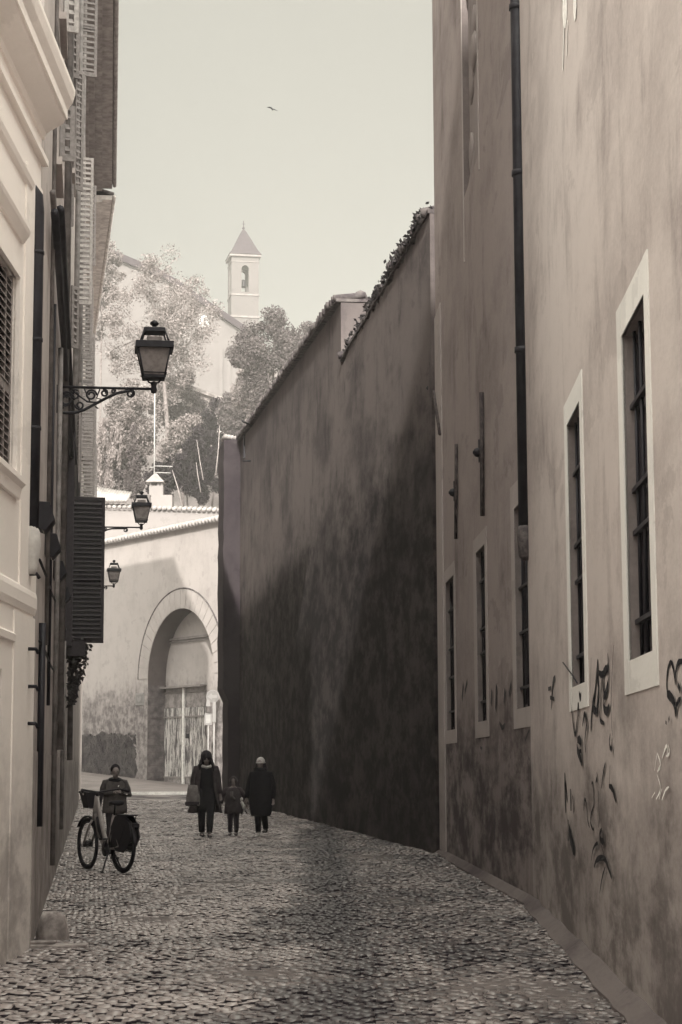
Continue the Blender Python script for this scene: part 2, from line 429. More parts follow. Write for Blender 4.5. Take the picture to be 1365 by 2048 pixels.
# graffiti -------------------------------------------------------------------
def strokes(W, lst, mat, label, parent, off=.004):
    g = MB()
    for wd, pts in lst:
        q = [W.pt(*W.hit(*p), off) for p in pts]
        # smooth
        if len(q) > 2:
            o = []
            for i in range(len(q) - 1):
                p0 = q[max(i - 1, 0)]; p1 = q[i]; p2 = q[i + 1]; p3 = q[min(i + 2, len(q) - 1)]
                for t in (0, .25, .5, .75):
                    o.append(.5 * ((2 * p1) + (p2 - p0) * t + (2 * p0 - 5 * p1 + 4 * p2 - p3) * t * t + (3 * p1 - p0 - 3 * p2 + p3) * t ** 3))
            o.append(q[-1]); q = o
        n = len(q)
        rr = random.Random(n); rings = []
        for i in range(n):
            t = q[min(i + 1, n - 1)] - q[max(i - 1, 0)]
            k = t.normalized().cross(W.n) * wd * .85 * (1.2 - .6 * abs(2 * i / (n - 1) - 1) ** 2) * rr.uniform(.85, 1.15)
            o_ = W.n * (.0012 * lst.index((wd, pts)))
            rings.append([q[i] - k + o_, q[i] + k + o_])
        g.loft(rings, False, False, False)
    return g.build('graffiti', mat, parent, label)
def Z1(l): return [(1120 + x * .1795, 1290 + y * .1795) for x, y in l]      # read off an enlargement
def Z2(l): return [(1100 + x * .14652, 1500 + y * .14652) for x, y in l]
M_['spray_black'] = plain('spray_black', .012, -.5, .8, var=.4, scale=14, bump=0)
M_['spray_grey'] = plain('spray_grey', .05, .2, .8, var=.4, scale=14, bump=0)
M_['spray_white'] = plain('spray_white', .92, .4, .8, var=.2, scale=14, bump=0)
sg = [(0.031, Z1([(430, 165), (420, 300), (400, 520), (365, 740), (352, 960)])), (0.037, Z1([(430, 170), (430, 330), (440, 520), (425, 700), (420, 790)])),
      (0.025, Z1([(440, 300), (480, 330), (545, 250), (545, 90)])), (0.022, Z1([(480, 330), (470, 560), (460, 820), (505, 870)])),
      (0.031, Z1([(550, 230), (552, 420), (515, 570), (498, 420), (505, 300), (540, 250)])), (0.031, Z1([(505, 560), (505, 690), (540, 740), (570, 670)])),
      (0.031, Z1([(400, 560), (385, 700), (440, 740)])), (0.012, Z1([(370, 140), (355, 700)])),
      (0.011, Z1([(625, 0), (610, 250), (600, 500), (598, 780), (612, 1010)])), (0.019, Z1([(590, 990), (580, 1100), (600, 1165), (608, 1110)]))]
strokes(WRN, sg, M_['spray_black'], 'tall black painted letters', rn)
sg = [(.035, Z1([(150, 500), (165, 580), (180, 640)])), (.035, Z1([(195, 540), (200, 600)])), (.03, Z1([(225, 530), (240, 590), (250, 540)])),
      (.022, Z1([(140, 640), (160, 860), (183, 1000), (205, 850), (215, 640)])), (.04, Z1([(222, 640), (225, 800)])),
      (.025, Z1([(270, 900), (295, 770), (318, 870), (318, 960)])), (.022, Z1([(318, 860), (300, 1060), (310, 1200)])),
      (.035, Z1([(215, 1060), (245, 1060), (260, 1120)])), (.04, Z1([(212, 1100), (222, 1180), (245, 1240), (270, 1330)])), (.025, Z1([(265, 1180), (225, 1190)]))]
strokes(WRN, sg, M_['spray_black'], 'scrawled black tag under the window', rn, .005)
sg = [(.016, Z1([(1245, 180), (1215, 260), (1200, 400), (1205, 520), (1215, 560)])), (.016, Z1([(1245, 180), (1275, 250), (1300, 440)])), (.016, Z1([(1300, 440), (1310, 280), (1340, 190), (1400, 185)])),
      (.028, Z1([(1210, 545), (1255, 580), (1295, 660), (1308, 800)])), (.016, Z1([(1308, 800), (1325, 660), (1370, 590)])), (.03, Z1([(1335, 430), (1365, 510)])),
      (.035, Z1([(1240, 800), (1245, 850)])), (.035, Z1([(1212, 845), (1212, 885)]))]
strokes(WRN, sg, M_['spray_black'], 'black heart outline', rn)
sg = [(.05, Z2([(212, 310), (215, 560), (225, 860)])), (.05, Z2([(225, 430), (245, 700)])), (.05, Z2([(292, 530), (300, 830)])), (.05, Z2([(262, 950), (265, 1240)])), (.06, Z2([(275, 1050), (310, 1240), (355, 1390)])), (.04, Z2([(330, 620), (345, 860)]))]
strokes(WRN, sg, M_['spray_black'], 'broad black smear', rn)
sg = [(.012, Z2([(470, 830), (485, 670), (510, 760), (525, 950), (550, 1060)])), (.012, Z2([(580, 470), (592, 440), (605, 520), (612, 610), (610, 760), (580, 860), (565, 980), (600, 1090), (615, 1050)])),
      (.014, Z2([(655, 300), (660, 370), (640, 440)])), (.016, Z2([(775, 175), (745, 320), (722, 520)])), (.014, Z2([(842, 210), (835, 470)])), (.022, Z2([(830, 490), (880, 540), (925, 710)])),
      (.012, Z2([(690, 560), (690, 720), (700, 910), (690, 1060)])), (.022, Z2([(735, 1080), (705, 1160), (730, 1240), (760, 1230), (750, 1100)])),
      (.013, Z2([(595, 1510), (620, 1350), (675, 1270), (685, 1310)])), (.02, Z2([(635, 1600), (665, 1510), (730, 1470), (790, 1500), (840, 1640), (880, 1750)])), (.014, Z2([(790, 1600), (745, 1760), (715, 1960)])), (.01, Z2([(720, 1230), (780, 1450)]))]
strokes(WRN, sg, M_['spray_black'], 'thin looping black scribble', rn)
sg = [(0.010, Z1([(1090, 1200), (1060, 1400)])), (0.010, Z1([(1095, 1210), (1130, 1330), (1095, 1410)])), (0.010, Z1([(1150, 1260), (1200, 1120), (1215, 1260)])), (0.009, Z1([(1220, 1110), (1235, 1200), (1200, 1240)])),
      (0.007, Z1([(1040, 1700), (1075, 1640)])), (0.007, Z1([(1090, 1720), (1140, 1600), (1100, 1440)])), (0.007, Z1([(1125, 1720), (1160, 1600)])), (0.007, Z1([(1160, 1730), (1200, 1620), (1240, 1580)]))]
strokes(WRN, sg, M_['spray_white'], 'white scratched letters', rn, .002)
strokes(WRN, [(.20, [(1131, -60), (1131, 0), (1130, 55)]), (.06, [(1130, 40), (1127, 140)]), (.12, [(1153, -60), (1152, -10), (1152, 40)]), (.04, [(1137, 40), (1135, 112)])], M_['spray_white'], 'white paint drips', rn)
sg = [(.10, [(928, 1368), (925, 1400)]), (.07, [(936, 1362), (931, 1385)]), (.10, [(985, 1380), (984, 1410)]), (.10, [(995, 1370), (993, 1420)]), (.07, [(1012, 1378), (1010, 1408)]), (.06, [(1025, 1365), (1020, 1390)])]
strokes(WRF, sg, M_['spray_grey'], 'sooty dark patches between the windows', rf)
sg = [(.04, [(1112, 1355), (1107, 1370), (1104, 1418)]), (.03, [(1098, 1378), (1104, 1376)]), (.03, [(1102, 1395), (1110, 1398)])]
strokes(WRF if WRF.hit(1104, 1390)[0] > 0 else WRN, sg, M_['spray_grey'], None, rn)
strokes(WRF, [(.03, [(1000, 1445), (1006, 1455), (1012, 1448)]), (.03, [(1052, 1480), (1060, 1460)]), (.03, [(962, 1495), (966, 1497)]), (.03, [(1059, 1515), (1061, 1520)]),
              (.05, [(982, 1605), (980, 1660)]), (.05, [(990, 1620), (992, 1680)]), (.05, [(1008, 1665), (1006, 1700)])], M_['spray_grey'], None, rf)
# forked twig caught in the window
g = MB(); q = [WRN.pt(*WRN.hit(*p_), .03) for p_ in ((1134, 1325), (1154, 1352), (1163, 1366))]; g.tube(q, .006, 5)
g.build('torn_cable', M_['iron'], rn)

# dark garden wall -----------------------------------------------------------
TOP1 = 10.35
sA = 0.0; sB, _ = WD.hit(683, 800); sC, _ = WD.hit(481, 1000)
gw = thing('garden_wall', 'dark damp-stained lower stretch of garden wall with a broken tiled coping, next to the grey house', 'wall', (1.475, 30.2, 0))
def rough_top_wall(W, s0, s1, ztop, thick, parent, mat, step=.35, seed=1, jag=.05):
    rg = random.Random(seed); n = max(2, int((s1 - s0) / step)); mb = MB()
    xs = [s0 + (s1 - s0) * i / n for i in range(n + 1)]
    zt = [ztop(x) + rg.uniform(-jag, jag) for x in xs]
    for i in range(n):
        a, b = xs[i], xs[i + 1]
        mb.quad(W.pt(a, 0), W.pt(b, 0), W.pt(b, zt[i + 1]), W.pt(a, zt[i]))
        mb.quad(W.pt(a, 0, -thick), W.pt(b, 0, -thick), W.pt(b, zt[i + 1], -thick), W.pt(a, zt[i], -thick))
        mb.quad(W.pt(a, zt[i]), W.pt(b, zt[i + 1]), W.pt(b, zt[i + 1], -thick), W.pt(a, zt[i], -thick))
    for x, z in ((xs[0], zt[0]), (xs[-1], zt[-1])):
        mb.quad(W.pt(x, 0), W.pt(x, z), W.pt(x, z, -thick), W.pt(x, 0, -thick))
    return mb.build('wall', mat, parent)
def coping(W, s0, s1, ztop, thick, parent, mat, over=.10, pitch=.2, seed=3, miss=.12, slabz=.07):
    rg = random.Random(seed)
    m = MB(); n = max(1, int((s1 - s0) / 1.2))
    for i in range(n):
        a = s0 + (s1 - s0) * i / n; b = s0 + (s1 - s0) * (i + 1) / n
        za, zb = ztop(a) + .03, ztop(b) + .03
        m.add([W.pt(a, za, over * .8), W.pt(b, zb, over * .8), W.pt(b, zb, -thick), W.pt(a, za, -thick), W.pt(a, za + slabz, over * .8), W.pt(b, zb + slabz, over * .8), W.pt(b, zb + slabz, -thick), W.pt(a, za + slabz, -thick)],
              [(0, 1, 2, 3), (4, 5, 6, 7), (0, 1, 5, 4), (2, 3, 7, 6), (0, 3, 7, 4), (1, 2, 6, 5)])
    k = int((s1 - s0) / pitch)
    for i in range(k):
        if rg.random() < miss: continue
        a = s0 + (i + .5) * pitch; z = ztop(a) + .03 + slabz; j = rg.uniform(-.03, .03)
        p0 = W.pt(a, z + .02 + j, over + .04 + rg.uniform(-.03, .03)); p1 = W.pt(a + rg.uniform(-.03, .03), z + .12 + j, -thick * .6)
        m.tube([p0, p1], [pitch * .42, pitch * .36], 8)
    return m.build('coping', mat, parent)
t1 = lambda s: TOP1 + .02 * math.sin(s * 2.1)
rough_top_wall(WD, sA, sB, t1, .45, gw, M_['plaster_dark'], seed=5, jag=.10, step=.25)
coping(WD, sA, sB, t1, .45, gw, M_['tile'], seed=8, miss=.6, over=.04)
# weeds and rubble on the coping
g = MB(); rg = random.Random(2)
for i in range(1100):
    s_ = rg.triangular(0, sB * .95, 1.0); c = WD.pt(s_, t1(s_) + .08 + abs(rg.gauss(0, .08)), rg.uniform(-.3, .1))
    for k in range(3):
        d = Vector((rg.gauss(0, 1), rg.gauss(0, 1), rg.gauss(0, 1))).normalized() * rg.uniform(.03, .08); e = d.cross(Vector((rg.random(), rg.random(), rg.random()))).normalized() * .03
        g.add([c - d, c + e, c + d, c - e], [(0, 1, 2, 3)])
M_['weed'] = plain('weed', .06, .3, .8, bump=0)
g.build('wall_weeds', M_['weed'], gw)
gz2 = lambda s: 11.72 + (s - sB) * .068
gw2 = thing('garden_wall', 'taller dark plastered wall beyond the step, under a sloping tiled coping, leading down the alley', 'wall', tuple(WD.pt(sB, 0)))
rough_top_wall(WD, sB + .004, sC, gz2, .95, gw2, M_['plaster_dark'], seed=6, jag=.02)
coping(WD, sB - .02, sC, gz2, .95, gw2, M_['tile'], seed=9, over=.14, miss=.05)
m = MB(); m.box(WD.pt(sB + 1.0, gz2(sB) + .2, -.55), (.5, .5, .28)); m.tube([WD.pt(sB + .7, gz2(sB) + .33, -.55), WD.pt(sB + 1.3, gz2(sB) + .33, -.55)], .16, 8)
m.build('ridge_tile', M_['tile'], gw2)
m = MB(); a_ = WD.hit(505, 853); m.tube([WD.pt(*a_, 0), WD.pt(a_[0] - 1.2, a_[1] - .02, .45)], .03, 6); m.build('iron_peg', M_['iron'], gw2)
m = MB(); a_ = WD.hit(490, 880); m.wbox(WD, a_[0] - .12, a_[0] + .12, a_[1] - .7, a_[1] + .3, 0, .05); a_ = WD.hit(502, 922); m.tube([WD.pt(*a_, 0), WD.pt(a_[0], a_[1], .3)], .03, 6)
m.build('iron_hook', M_['iron'], gw2)
# end pier
bz = P(462, 885, 73).z
pier = thing('wall_pier', 'dark rough end pier of the garden wall with a small pale tile cap', 'pier', tuple(WD.pt(sC, 0)))
rg = random.Random(7); m = MB(); rings = []
for i in range(30):
    z = bz * i / 29
    e = .02 * rg.uniform(-1, 1) + (.14 if z > 3.9 else -.06)
    pa = P(443, 1000, 72); off = .95 + e
    q = [WD.pt(sC - .02, z, .02), WD.pt(sC + .02, z, .50 + e), WD.pt(sC + 2.4, z, .56 + e), WD.pt(sC + 2.6, z, -.9), WD.pt(sC - .02, z, -.9)]
    rings.append(q)
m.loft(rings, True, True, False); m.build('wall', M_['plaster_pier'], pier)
m = MB()
for i in range(6):
    a = -.1 + i * .13
    m.tube([WD.pt(sC + .1, bz + .05 + .02 * i, a + .02), WD.pt(sC + 1.8, bz + .2 + .02 * i, a + .02)], .09, 8)
m.build('coping', M_['tile_pale'], pier)

# ---------------------------------------------------------------- left side
lw = thing('street_house', 'long weathered house front on the left with open louvred shutters and pipes along it', 'house', (-2.41, 14.8, 0))
ZE = 22.0
wl_holes = []
def s_at(W, d): return (d - W.A.y) / W.u.y
wins = []      # (depth d, z0, z1, width)
for d, z0, z1, wd in ((19.6, 7.55, 9.0, .9), (20.6, 9.5, 11.3, .9), (24.5, 7.4, 9.2, .9), (30.0, 7.3, 9.3, .9), (36.8, 10.6, 12.9, 1.0), (43.5, 10.4, 12.8, 1.0), (31.6, 3.5, 5.8, 1.0), (29.5, 10.6, 12.6, 1.0), (24.5, 10.6, 12.6, .9), (40.0, 7.2, 9.3, .9), (50.5, 10.8, 13.0, 1.0), (57.5, 10.8, 13.0, 1.0), (50.0, 6.6, 8.9, 1.0), (34.0, 14.2, 16.4, 1.0), (49.0, 14.6, 16.8, 1.0)):
    s_ = s_at(WL, d); wl_holes.append((s_ - wd, s_, z0, z1, .22))
for d, z0, z1, wd in ((18.2, .1, 2.0, .8), (26.5, 0, 2.3, 1.1), (35.0, .02, 2.2, 1.1)):
    s_ = s_at(WL, d); wl_holes.append((s_ - wd, s_, z0, z1, .12))
m = MB(); wall_grid(m, WL, 0, WL.L, 0, ZE, wl_holes); shell(m, WL, 0, WL.L, 0, ZE, 8.0)
m.build('wall', M_['plaster_street'], lw)
m = MB(); m.wbox(WL, 0.02, WL.L, 0, 1.52, 0, .022)
m.build('plinth', M_['plaster_street'], lw)

def leaf(mb, hinge, ang, w, h, slat=.105, thick=.035, ov=.85):
    """louvred shutter leaf: hinge point = bottom corner, ang = heading of the leaf in plan"""
    ux = Vector((math.cos(ang), math.sin(ang), 0)); uy = Vector((-math.sin(ang), math.cos(ang), 0))
    mat = Matrix((ux, uy, Vector((0, 0, 1)))).transposed()
    fr = .055
    def bx(x0, x1, z0, z1, t=thick, tilt=0):
        c = Vector(hinge) + ux * ((x0 + x1) / 2) + Vector((0, 0, (z0 + z1) / 2))
        mm = mat @ Matrix.Rotation(tilt, 3, 'X') if tilt else mat
        mb.box(c, (x1 - x0, t, z1 - z0), mm)
    bx(0, fr, 0, h); bx(w - fr, w, 0, h)
    bx(fr, w - fr, 0, fr * 1.4, thick * .95); bx(fr, w - fr, h - fr, h, thick * .95); bx(fr, w - fr, h * .42, h * .42 + fr, thick * .95)
    n = int((h - 2 * fr) / slat)
    for i in range(n):
        z = fr * 1.4 + (i + .5) * (h - fr * 2.4) / n
        if abs(z - h * .42 - fr / 2) < fr * .3: continue
        bx(fr, w - fr, z - .006, z + .006, slat * ov, R(50))
def window_parts(W, h, parent, mat, leaves):
    """frame in the opening plus the open leaves (each: side, angle in degrees away from the wall, width, extra height)"""
    a, b, c, d = h[:4]; f = MB()
    f.wbox(W, a - .09, a, c - .02, d + .09, -.01, .03); f.wbox(W, b, b + .09, c - .02, d + .09, -.01, .03)
    f.wbox(W, a, b, d, d + .09, -.01, .028); f.wbox(W, a - .14, b + .14, c - .1, c - .02, -.01, .09)
    o = f.build('window', M_['travertine'] if parent is not lw else M_['plaster_street'], parent)
    p = MB(); p.wbox(W, a, b, c, d, -.21, -.19); p.build('pane', M_['glass_dark'], o)
    base = math.atan2(W.u.y, W.u.x)
    for side, ang, wd, z0, z1, *mt in leaves:
        l = MB(); s_ = a - .01 if side < 0 else b + .01
        hp = W.pt(s_, z0, .04)
        th = base - R(ang) if side > 0 else base + math.pi + R(ang)
        dk = mt and mt[0] is M_['shutter_dark'] or mat is M_['shutter_dark']
        leaf(l, hp, th, wd, z1 - z0, *((.075, .035, 1.45) if dk else ()))
        l.build('shutter', mt[0] if mt else mat, o)
    return o
zs = lambda px, py, d: P(px, py, d).z
H = wl_holes
window_parts(WL, H[0], lw, M_['shutter'], [(1, 78, .16, zs(100, 332, 19.8), zs(100, 222, 19.8))])
window_parts(WL, H[1], lw, M_['shutter_pale'], [(1, 75, .17, zs(105, 75, 20.8), zs(105, -90, 20.8))])
window_parts(WL, H[2], lw, M_['shutter'], [(1, 60, .10, zs(125, 510, 26), zs(125, 430, 26))])
window_parts(WL, H[3], lw, M_['shutter'], [(1, 40, .18, zs(140, 720, 31), zs(140, 600, 31))])
window_parts(WL, H[4], lw, M_['shutter_pale'], [(1, 82, .31, zs(150, 612, 37), zs(150, 320, 37))])
window_parts(WL, H[5], lw, M_['shutter'], [(1, 82, .30, zs(160, 720, 43.7), zs(160, 468, 43.7))])
zb0, zb1 = zs(190, 1282, 31.2), zs(190, 986, 31.2)
window_parts(WL, H[6], lw, M_['shutter_dark'], [(1, 84, .60, zb0, zb1)])
window_parts(WL, H[7], lw, M_['shutter'], [(1, 50, .2, 10.6, 12.6)])
window_parts(WL, H[8], lw, M_['shutter'], [(1, 60, .15, 10.6, 12.6)])
window_parts(WL, H[9], lw, M_['shutter'], [(-1, 12, .45, H[9][2], H[9][3])])
window_parts(WL, H[10], lw, M_['shutter'], [(1, 80, .38, H[10][2], H[10][3])])
window_parts(WL, H[11], lw, M_['shutter'], [(1, 80, .42, H[11][2], H[11][3])])
window_parts(WL, H[12], lw, M_['shutter'], [(1, 80, .42, zs(175, 1000, 50.3), zs(175, 820, 50.3))])
for k_ in (13, 14): window_parts(WL, H[k_], lw, M_['shutter'], [(1, 75, .36, H[k_][2], H[k_][3])])
for h in H[15:]:
    d_ = MB(); a, b, c, d = h[:4]
    d_.wbox(WL, a, b, c, d, -.12, -.08)
    k = 5
    for i in range(k): d_.wbox(WL, a + (b - a) * i / k + .01, a + (b - a) * (i + 1) / k - .01, c + .05, d - .05, -.08, -.06)
    d_.build('door', M_['shutter_dark'], lw)
# dark jamb behind the large shutter
m = MB(); s_ = s_at(WL, 30.2); m.wbox(WL, s_, s_ + .5, 3.3, 7.0, 0.0, .13); m.build('shutter_box', M_['shutter_dark'], lw)
# pipes along the wall
def rail(z, off, r, d0, d1, name, mat, dz=0):
    g = MB(); a = s_at(WL, d0); b = s_at(WL, d1); n = 12
    g.tube([WL.pt(a + (b - a) * i / n, z + dz * i / n + .015 * math.sin(i * 2.3), off) for i in range(n + 1)], r, 8)
    return g.build(name, mat, lw)
rail(6.24, .08, .036, 16.2, 37, 'wall_pipe', M_['pipe_dark'], .2)
rail(6.42, .06, .028, 16.2, 38, 'wall_pipe', M_['pipe_mid'], .2)
rail(6.66, .10, .04, 17.5, 40, 'wall_pipe', M_['pipe_dark'], .25)
rail(3.05, .03, .012, 15.2, 42, 'cable', M_['iron'], .9)
rail(2.42, .03, .012, 15.6, 40, 'cable', M_['iron'], .2)
for d, z0, z1, r, off, mt in ((17.4, 2.5, 21, .02, .04, 'pipe_mid'), (19.0, 2.0, 6.1, .018, .03, 'iron'), (21.5, 0.3, 6.2, .03, .05, 'pipe_mid'), (23.8, 1.6, 21.5, .045, .07, 'pipe_mid'), (27.5, .5, 3.2, .03, .05, 'pipe_mid'), (34.0, 1.5, 21.5, .05, .08, 'pipe_mid'), (16.0, 0.9, 2.6, .03, .04, 'pipe_dark'), (25.3, 10.0, 21.5, .05, .08, 'pipe_mid'), (22.0, 6.8, 21.5, .04, .09, 'pipe_mid'), (40.0, 6.5, 21.5, .05, .1, 'pipe_mid')):
    g = MB(); s_ = s_at(WL, d); g.tube([WL.pt(s_, z0, off), WL.pt(s_, z1, off)], r, 8); g.build('wall_pipe', M_[mt], lw)
# eaves
def eave(W, s0, s1, z, ov0, ov1, parent, mat, mat2, rise=.9):
    g = MB(); p = [W.pt(s0, z, -.02), W.pt(s1, z, -.02), W.pt(s1, z, ov1), W.pt(s0, z, ov0)]
    q = [W.pt(s0, z + .16, -.02), W.pt(s1, z + .16, -.02), W.pt(s1, z + .16, ov1), W.pt(s0, z + .16, ov0)]
    g.add(p + q, [(0, 1, 2, 3), (4, 5, 6, 7), (0, 1, 5, 4), (1, 2, 6, 5), (2, 3, 7, 6), (3, 0, 4, 7)])
    # moulded underside
    for k, (o0, dz) in enumerate(((.62, .10), (.34, .24), (.12, .40))):
        a = [W.pt(s0, z - dz, 0), W.pt(s1, z - dz, 0), W.pt(s1, z - dz, ov1 * o0), W.pt(s0, z - dz, ov0 * o0)]
        b = [v + Vector((0, 0, dz - (0.0 if k == 0 else (.10, .24)[k - 1]) - .002)) for v in a]
        g.add(a + b, [(0, 1, 2, 3), (4, 5, 6, 7), (0, 1, 5, 4), (1, 2, 6, 5), (2, 3, 7, 6), (3, 0, 4, 7)])
    e = g.build('eave', mat, parent)
    g = MB(); n = int((s1 - s0) / .22)
    for i in range(n):
        t = (i + .5) / n; s_ = s0 + (s1 - s0) * t; ov = ov0 + (ov1 - ov0) * t
        g.tube([W.pt(s_, z + .22, ov + .06), W.pt(s_, z + .22 + rise, ov - 3.0)], .085, 6)
    g.quad(W.pt(s0, z + .17, ov0), W.pt(s1, z + .17, ov1), W.pt(s1, z + .17 + rise, -3 + ov1), W.pt(s0, z + .17 + rise, -3 + ov0))
    g.build('roof', mat2, parent)
    g = MB(); g.tube([W.pt(s0, z + .12, ov0 + .08), W.pt(s1, z + .12, ov1 + .08)], .07, 8); g.build('gutter', mat, parent)
eave(WL, 4.0, WL.L, ZE, .50, .93, lw, M_['eave_dark'], M_['tile'])
# far left house
lw3 = thing('street_house', 'farther house on the left of the alley, under a pale narrowing eave', 'house', tuple(WL3.pt(0, 0)))
h3 = []
for d, z0, z1 in ((69, 12.2, 14.9), (74, 12.2, 14.9), (79, 12.2, 14.9), (69, 7.6, 9.8), (74, 7.6, 9.8), (79, 7.6, 9.8), (70, 16.6, 19.0), (76, 16.6, 19), (82, 16.6, 19), (85, 12.2, 14.9)):
    s_ = s_at(WL3, d); h3.append((s_ - 1.0, s_, z0, z1, .25))
m = MB(); wall_grid(m, WL3, 0.004, WL3.L, 0, 21.8, h3); shell(m, WL3, 0.004, WL3.L, 0, 21.8, 8.0); m.build('wall', M_['plaster_street'], lw3)
for i, h in enumerate(h3):
    window_parts(WL3, h, lw3, M_['shutter'], [(1, (84, 70, 80, 60, 75, 60, 60, 70, 60, 70)[i], (.44, .3, .5, .3, .3, .3, .3, .35, .3, .3)[i], h[2], h[3]), (-1, 30, .5, h[2], h[3])])
eave(WL3, .004, WL3.L, 21.6, .93, .18, lw3, M_['eave'], M_['tile'])
# planter and junk under the big shutter
m = MB(); s_ = s_at(WL, 31.8)
m.wbox(WL, s_ - .9, s_ + .1, 3.18, 3.42, .02, .34); pl = m.build('plant_box', M_['shutter_dark']); tag(pl, 'dark plant box hanging on the wall below the big dark shutter', 'plant box')
g = MB(); rg = random.Random(9)
for i in range(380):
    t = rg.random(); c = WL.pt(s_ - .9 + rg.random(), 3.42 - t * .95 + rg.uniform(-.1, .12), .06 + rg.random() * (.40 - .28 * t))
    d = Vector((rg.gauss(0, 1), rg.gauss(0, 1), rg.gauss(0, 1))).normalized() * rg.uniform(.03, .06); e = d.cross(Vector((rg.random(), 1, rg.random()))).normalized() * .03
    g.add([c - d, c + e, c + d, c - e], [(0, 1, 2, 3)])
g.build('foliage', M_['weed'], pl)
# five black wall lamps in a row
wl_group = 'black wedge lamps along the left wall'
src = None
for i, (d, z) in enumerate(((14.95, 3.37), (17.9, 3.48), (21.8, 3.64), (26.5, 3.78), (33.7, 4.07))):
    s_ = s_at(WL, d)
    p = WL.pt(s_, z, 0)
    if src is None:
        o = thing('wall_lamp', '', 'wall lamp', p, math.atan2(WL.u.y, WL.u.x), wl_group)
        g = MB(); g.extr([(-.14, 0, .105), (-.14, -.11, .10), (-.14, -.155, -.04), (-.14, -.08, -.13), (-.14, 0, -.10)], (.28, 0, 0)); g.build('lamp_housing', M_['iron'], o, world=False, bevel=.006)
        g = MB(); g.box((0, -.085, -.105), (.2, .06, .012), Matrix.Rotation(R(-45), 3, 'X')); g.build('lens', M_['glass_dark'], o, world=False)
        src = o
    else:
        o = copy_tree(src); o.location = p
    o['label'] = ('nearest black wedge lamp, at the foot of the black drainpipe', 'second black wedge lamp from the drainpipe on the left wall', 'middle black wedge lamp of the five on the left wall', 'fourth black wedge lamp, short of the big shutter', 'farthest black wedge lamp, beside the big dark shutter')[i]

# near cream house ------------------------------------------------------------
ln = thing('cream_house', 'cream house corner at the left edge with a heavy cornice and a louvred window', 'house', (-2.4, 14.8, 0))
Lc = WLN.L
def zn(px, py): return WLN.hit(px, py)[1]
ZC = 6.30
shs0 = Lc - 1.95
hN = [(Lc - 2.6, s_at(WLN, 13.72), zn(22, 935), zn(22, 540), .14), (Lc - 2.9, s_at(WLN, 13.45), .75, zn(12, 1340), .2)]
m = MB(); wall_grid(m, WLN, 0, Lc, 0, ZC + .35, hN); shell(m, WLN, 0, Lc, 0, ZC + .35, 3.0); m.build('wall', M_['plaster_cream'], ln)
# pilaster at the corner
m = MB(); m.wbox(WLN, Lc - .92, Lc + .02, 0, zn(40, 1225), .0, .012); m.wbox(WLN, Lc - .74, Lc + .02, zn(40, 1185), ZC - .3, .0, .014)
m.build('pilaster', M_['plaster_cream'], ln)
def mould(W, s0, s1, prof, parent, name, mat):
    """profile (offset, z) swept along the wall"""
    g = MB(); n = len(prof)
    A = [W.pt(s0, z, o) for o, z in prof]; B = [W.pt(s1, z, o) for o, z in prof]
    g.add(A + B, [(i, (i + 1) % n, n + (i + 1) % n, n + i) for i in range(n)] + [tuple(range(n)), tuple(range(n, 2 * n))[::-1]])
    return g.build(name, mat, parent)
z0 = zn(70, 303)
mould(WLN, 0, Lc + .06, [(0, z0), (.05, z0), (.05, z0 + .05), (.03, z0 + .07), (0, z0 + .07)], ln, 'moulding', M_['plaster_cream'])
mould(WLN, 0, Lc + .04, [(0, z0 + .22), (.02, z0 + .22), (.03, z0 + .27), (.07, z0 + .30), (.17, z0 + .36), (.18, z0 + .39), (.20, z0 + .39), (.20, z0 + .47), (.24, z0 + .53), (.26, z0 + .60), (.26, z0 + .64), (0, z0 + .72)], ln, 'cornice', M_['plaster_cream'])
zst = zn(45, 1200)
mould(WLN, 0, Lc + .0, [(0, zst - .08), (.012, zst - .08), (.026, zst - .03), (.028, zst + .05), (.02, zst + .09), (0, zst + .11)], ln, 'string_course', M_['plaster_cream'])
hw = MB(); a, b, c, d = hN[0][:4]
hw.wbox(WLN, b, b + .10, c - .05, d + .12, -.01, .035); hw.wbox(WLN, a, b, d, d + .12, -.01, .035)
wN = hw.build('window', M_['plaster_cream'], ln, 'louvred window under a small hood')
g = MB(); g.wbox(WLN, a, b, c, d, -.14, -.12); g.build('pane', M_['glass_dark'], wN)
g = MB(); n = 26
g.wbox(WLN, b - .06, b, c, d, -.07, -.02); g.wbox(WLN, b - .30, b - .25, c, d, -.07, -.02)
for i in range(n):
    z = c + (i + .5) * (d - c) / n
    if i in (10, ): 
        g.wbox(WLN, a, b - .06, z - .04, z + .04, -.07, -.022); continue
    q = [WLN.pt(a, z - .028, -.015), WLN.pt(b - .06, z - .028, -.015), WLN.pt(b - .06, z + .02, -.075), WLN.pt(a, z + .02, -.075)]
    g.extr(q, (0, 0, .01))
g.build('shutter', M_['shutter'], wN)
mould(WLN, 0, b + .22, [(0, d + .32), (.02, d + .32), (.06, d + .38), (.07, d + .41), (.07, d + .45), (0, d + .48)], wN, 'hood', M_['plaster_cream'])
mould(WLN, 0, b + .20, [(0, c - .20), (.03, c - .20), (.04, c - .12), (.07, c - .09), (.07, c - .05), (0, c - .03)], wN, 'sill', M_['plaster_cream'])
zh = zn(45, 352); mould(WLN, 0, s_at(WLN, 14.25), [(0, zh - .02), (.03, zh), (.045, zh + .04), (.045, zh + .07), (0, zh + .09)], ln, 'hood', M_['plaster_cream'])
zl = zn(20, 1275); mould(WLN, 0, s_at(WLN, 13.9), [(0, zl - .03), (.02, zl - .02), (.025, zl + .03), (0, zl + .05)], ln, 'hood', M_['plaster_cream'])
g = MB(); a, b, c, d = hN[1][:4]; g.wbox(WLN, a, b, c, d, -.2, -.17); g.build('pane', M_['glass_dark'], ln)
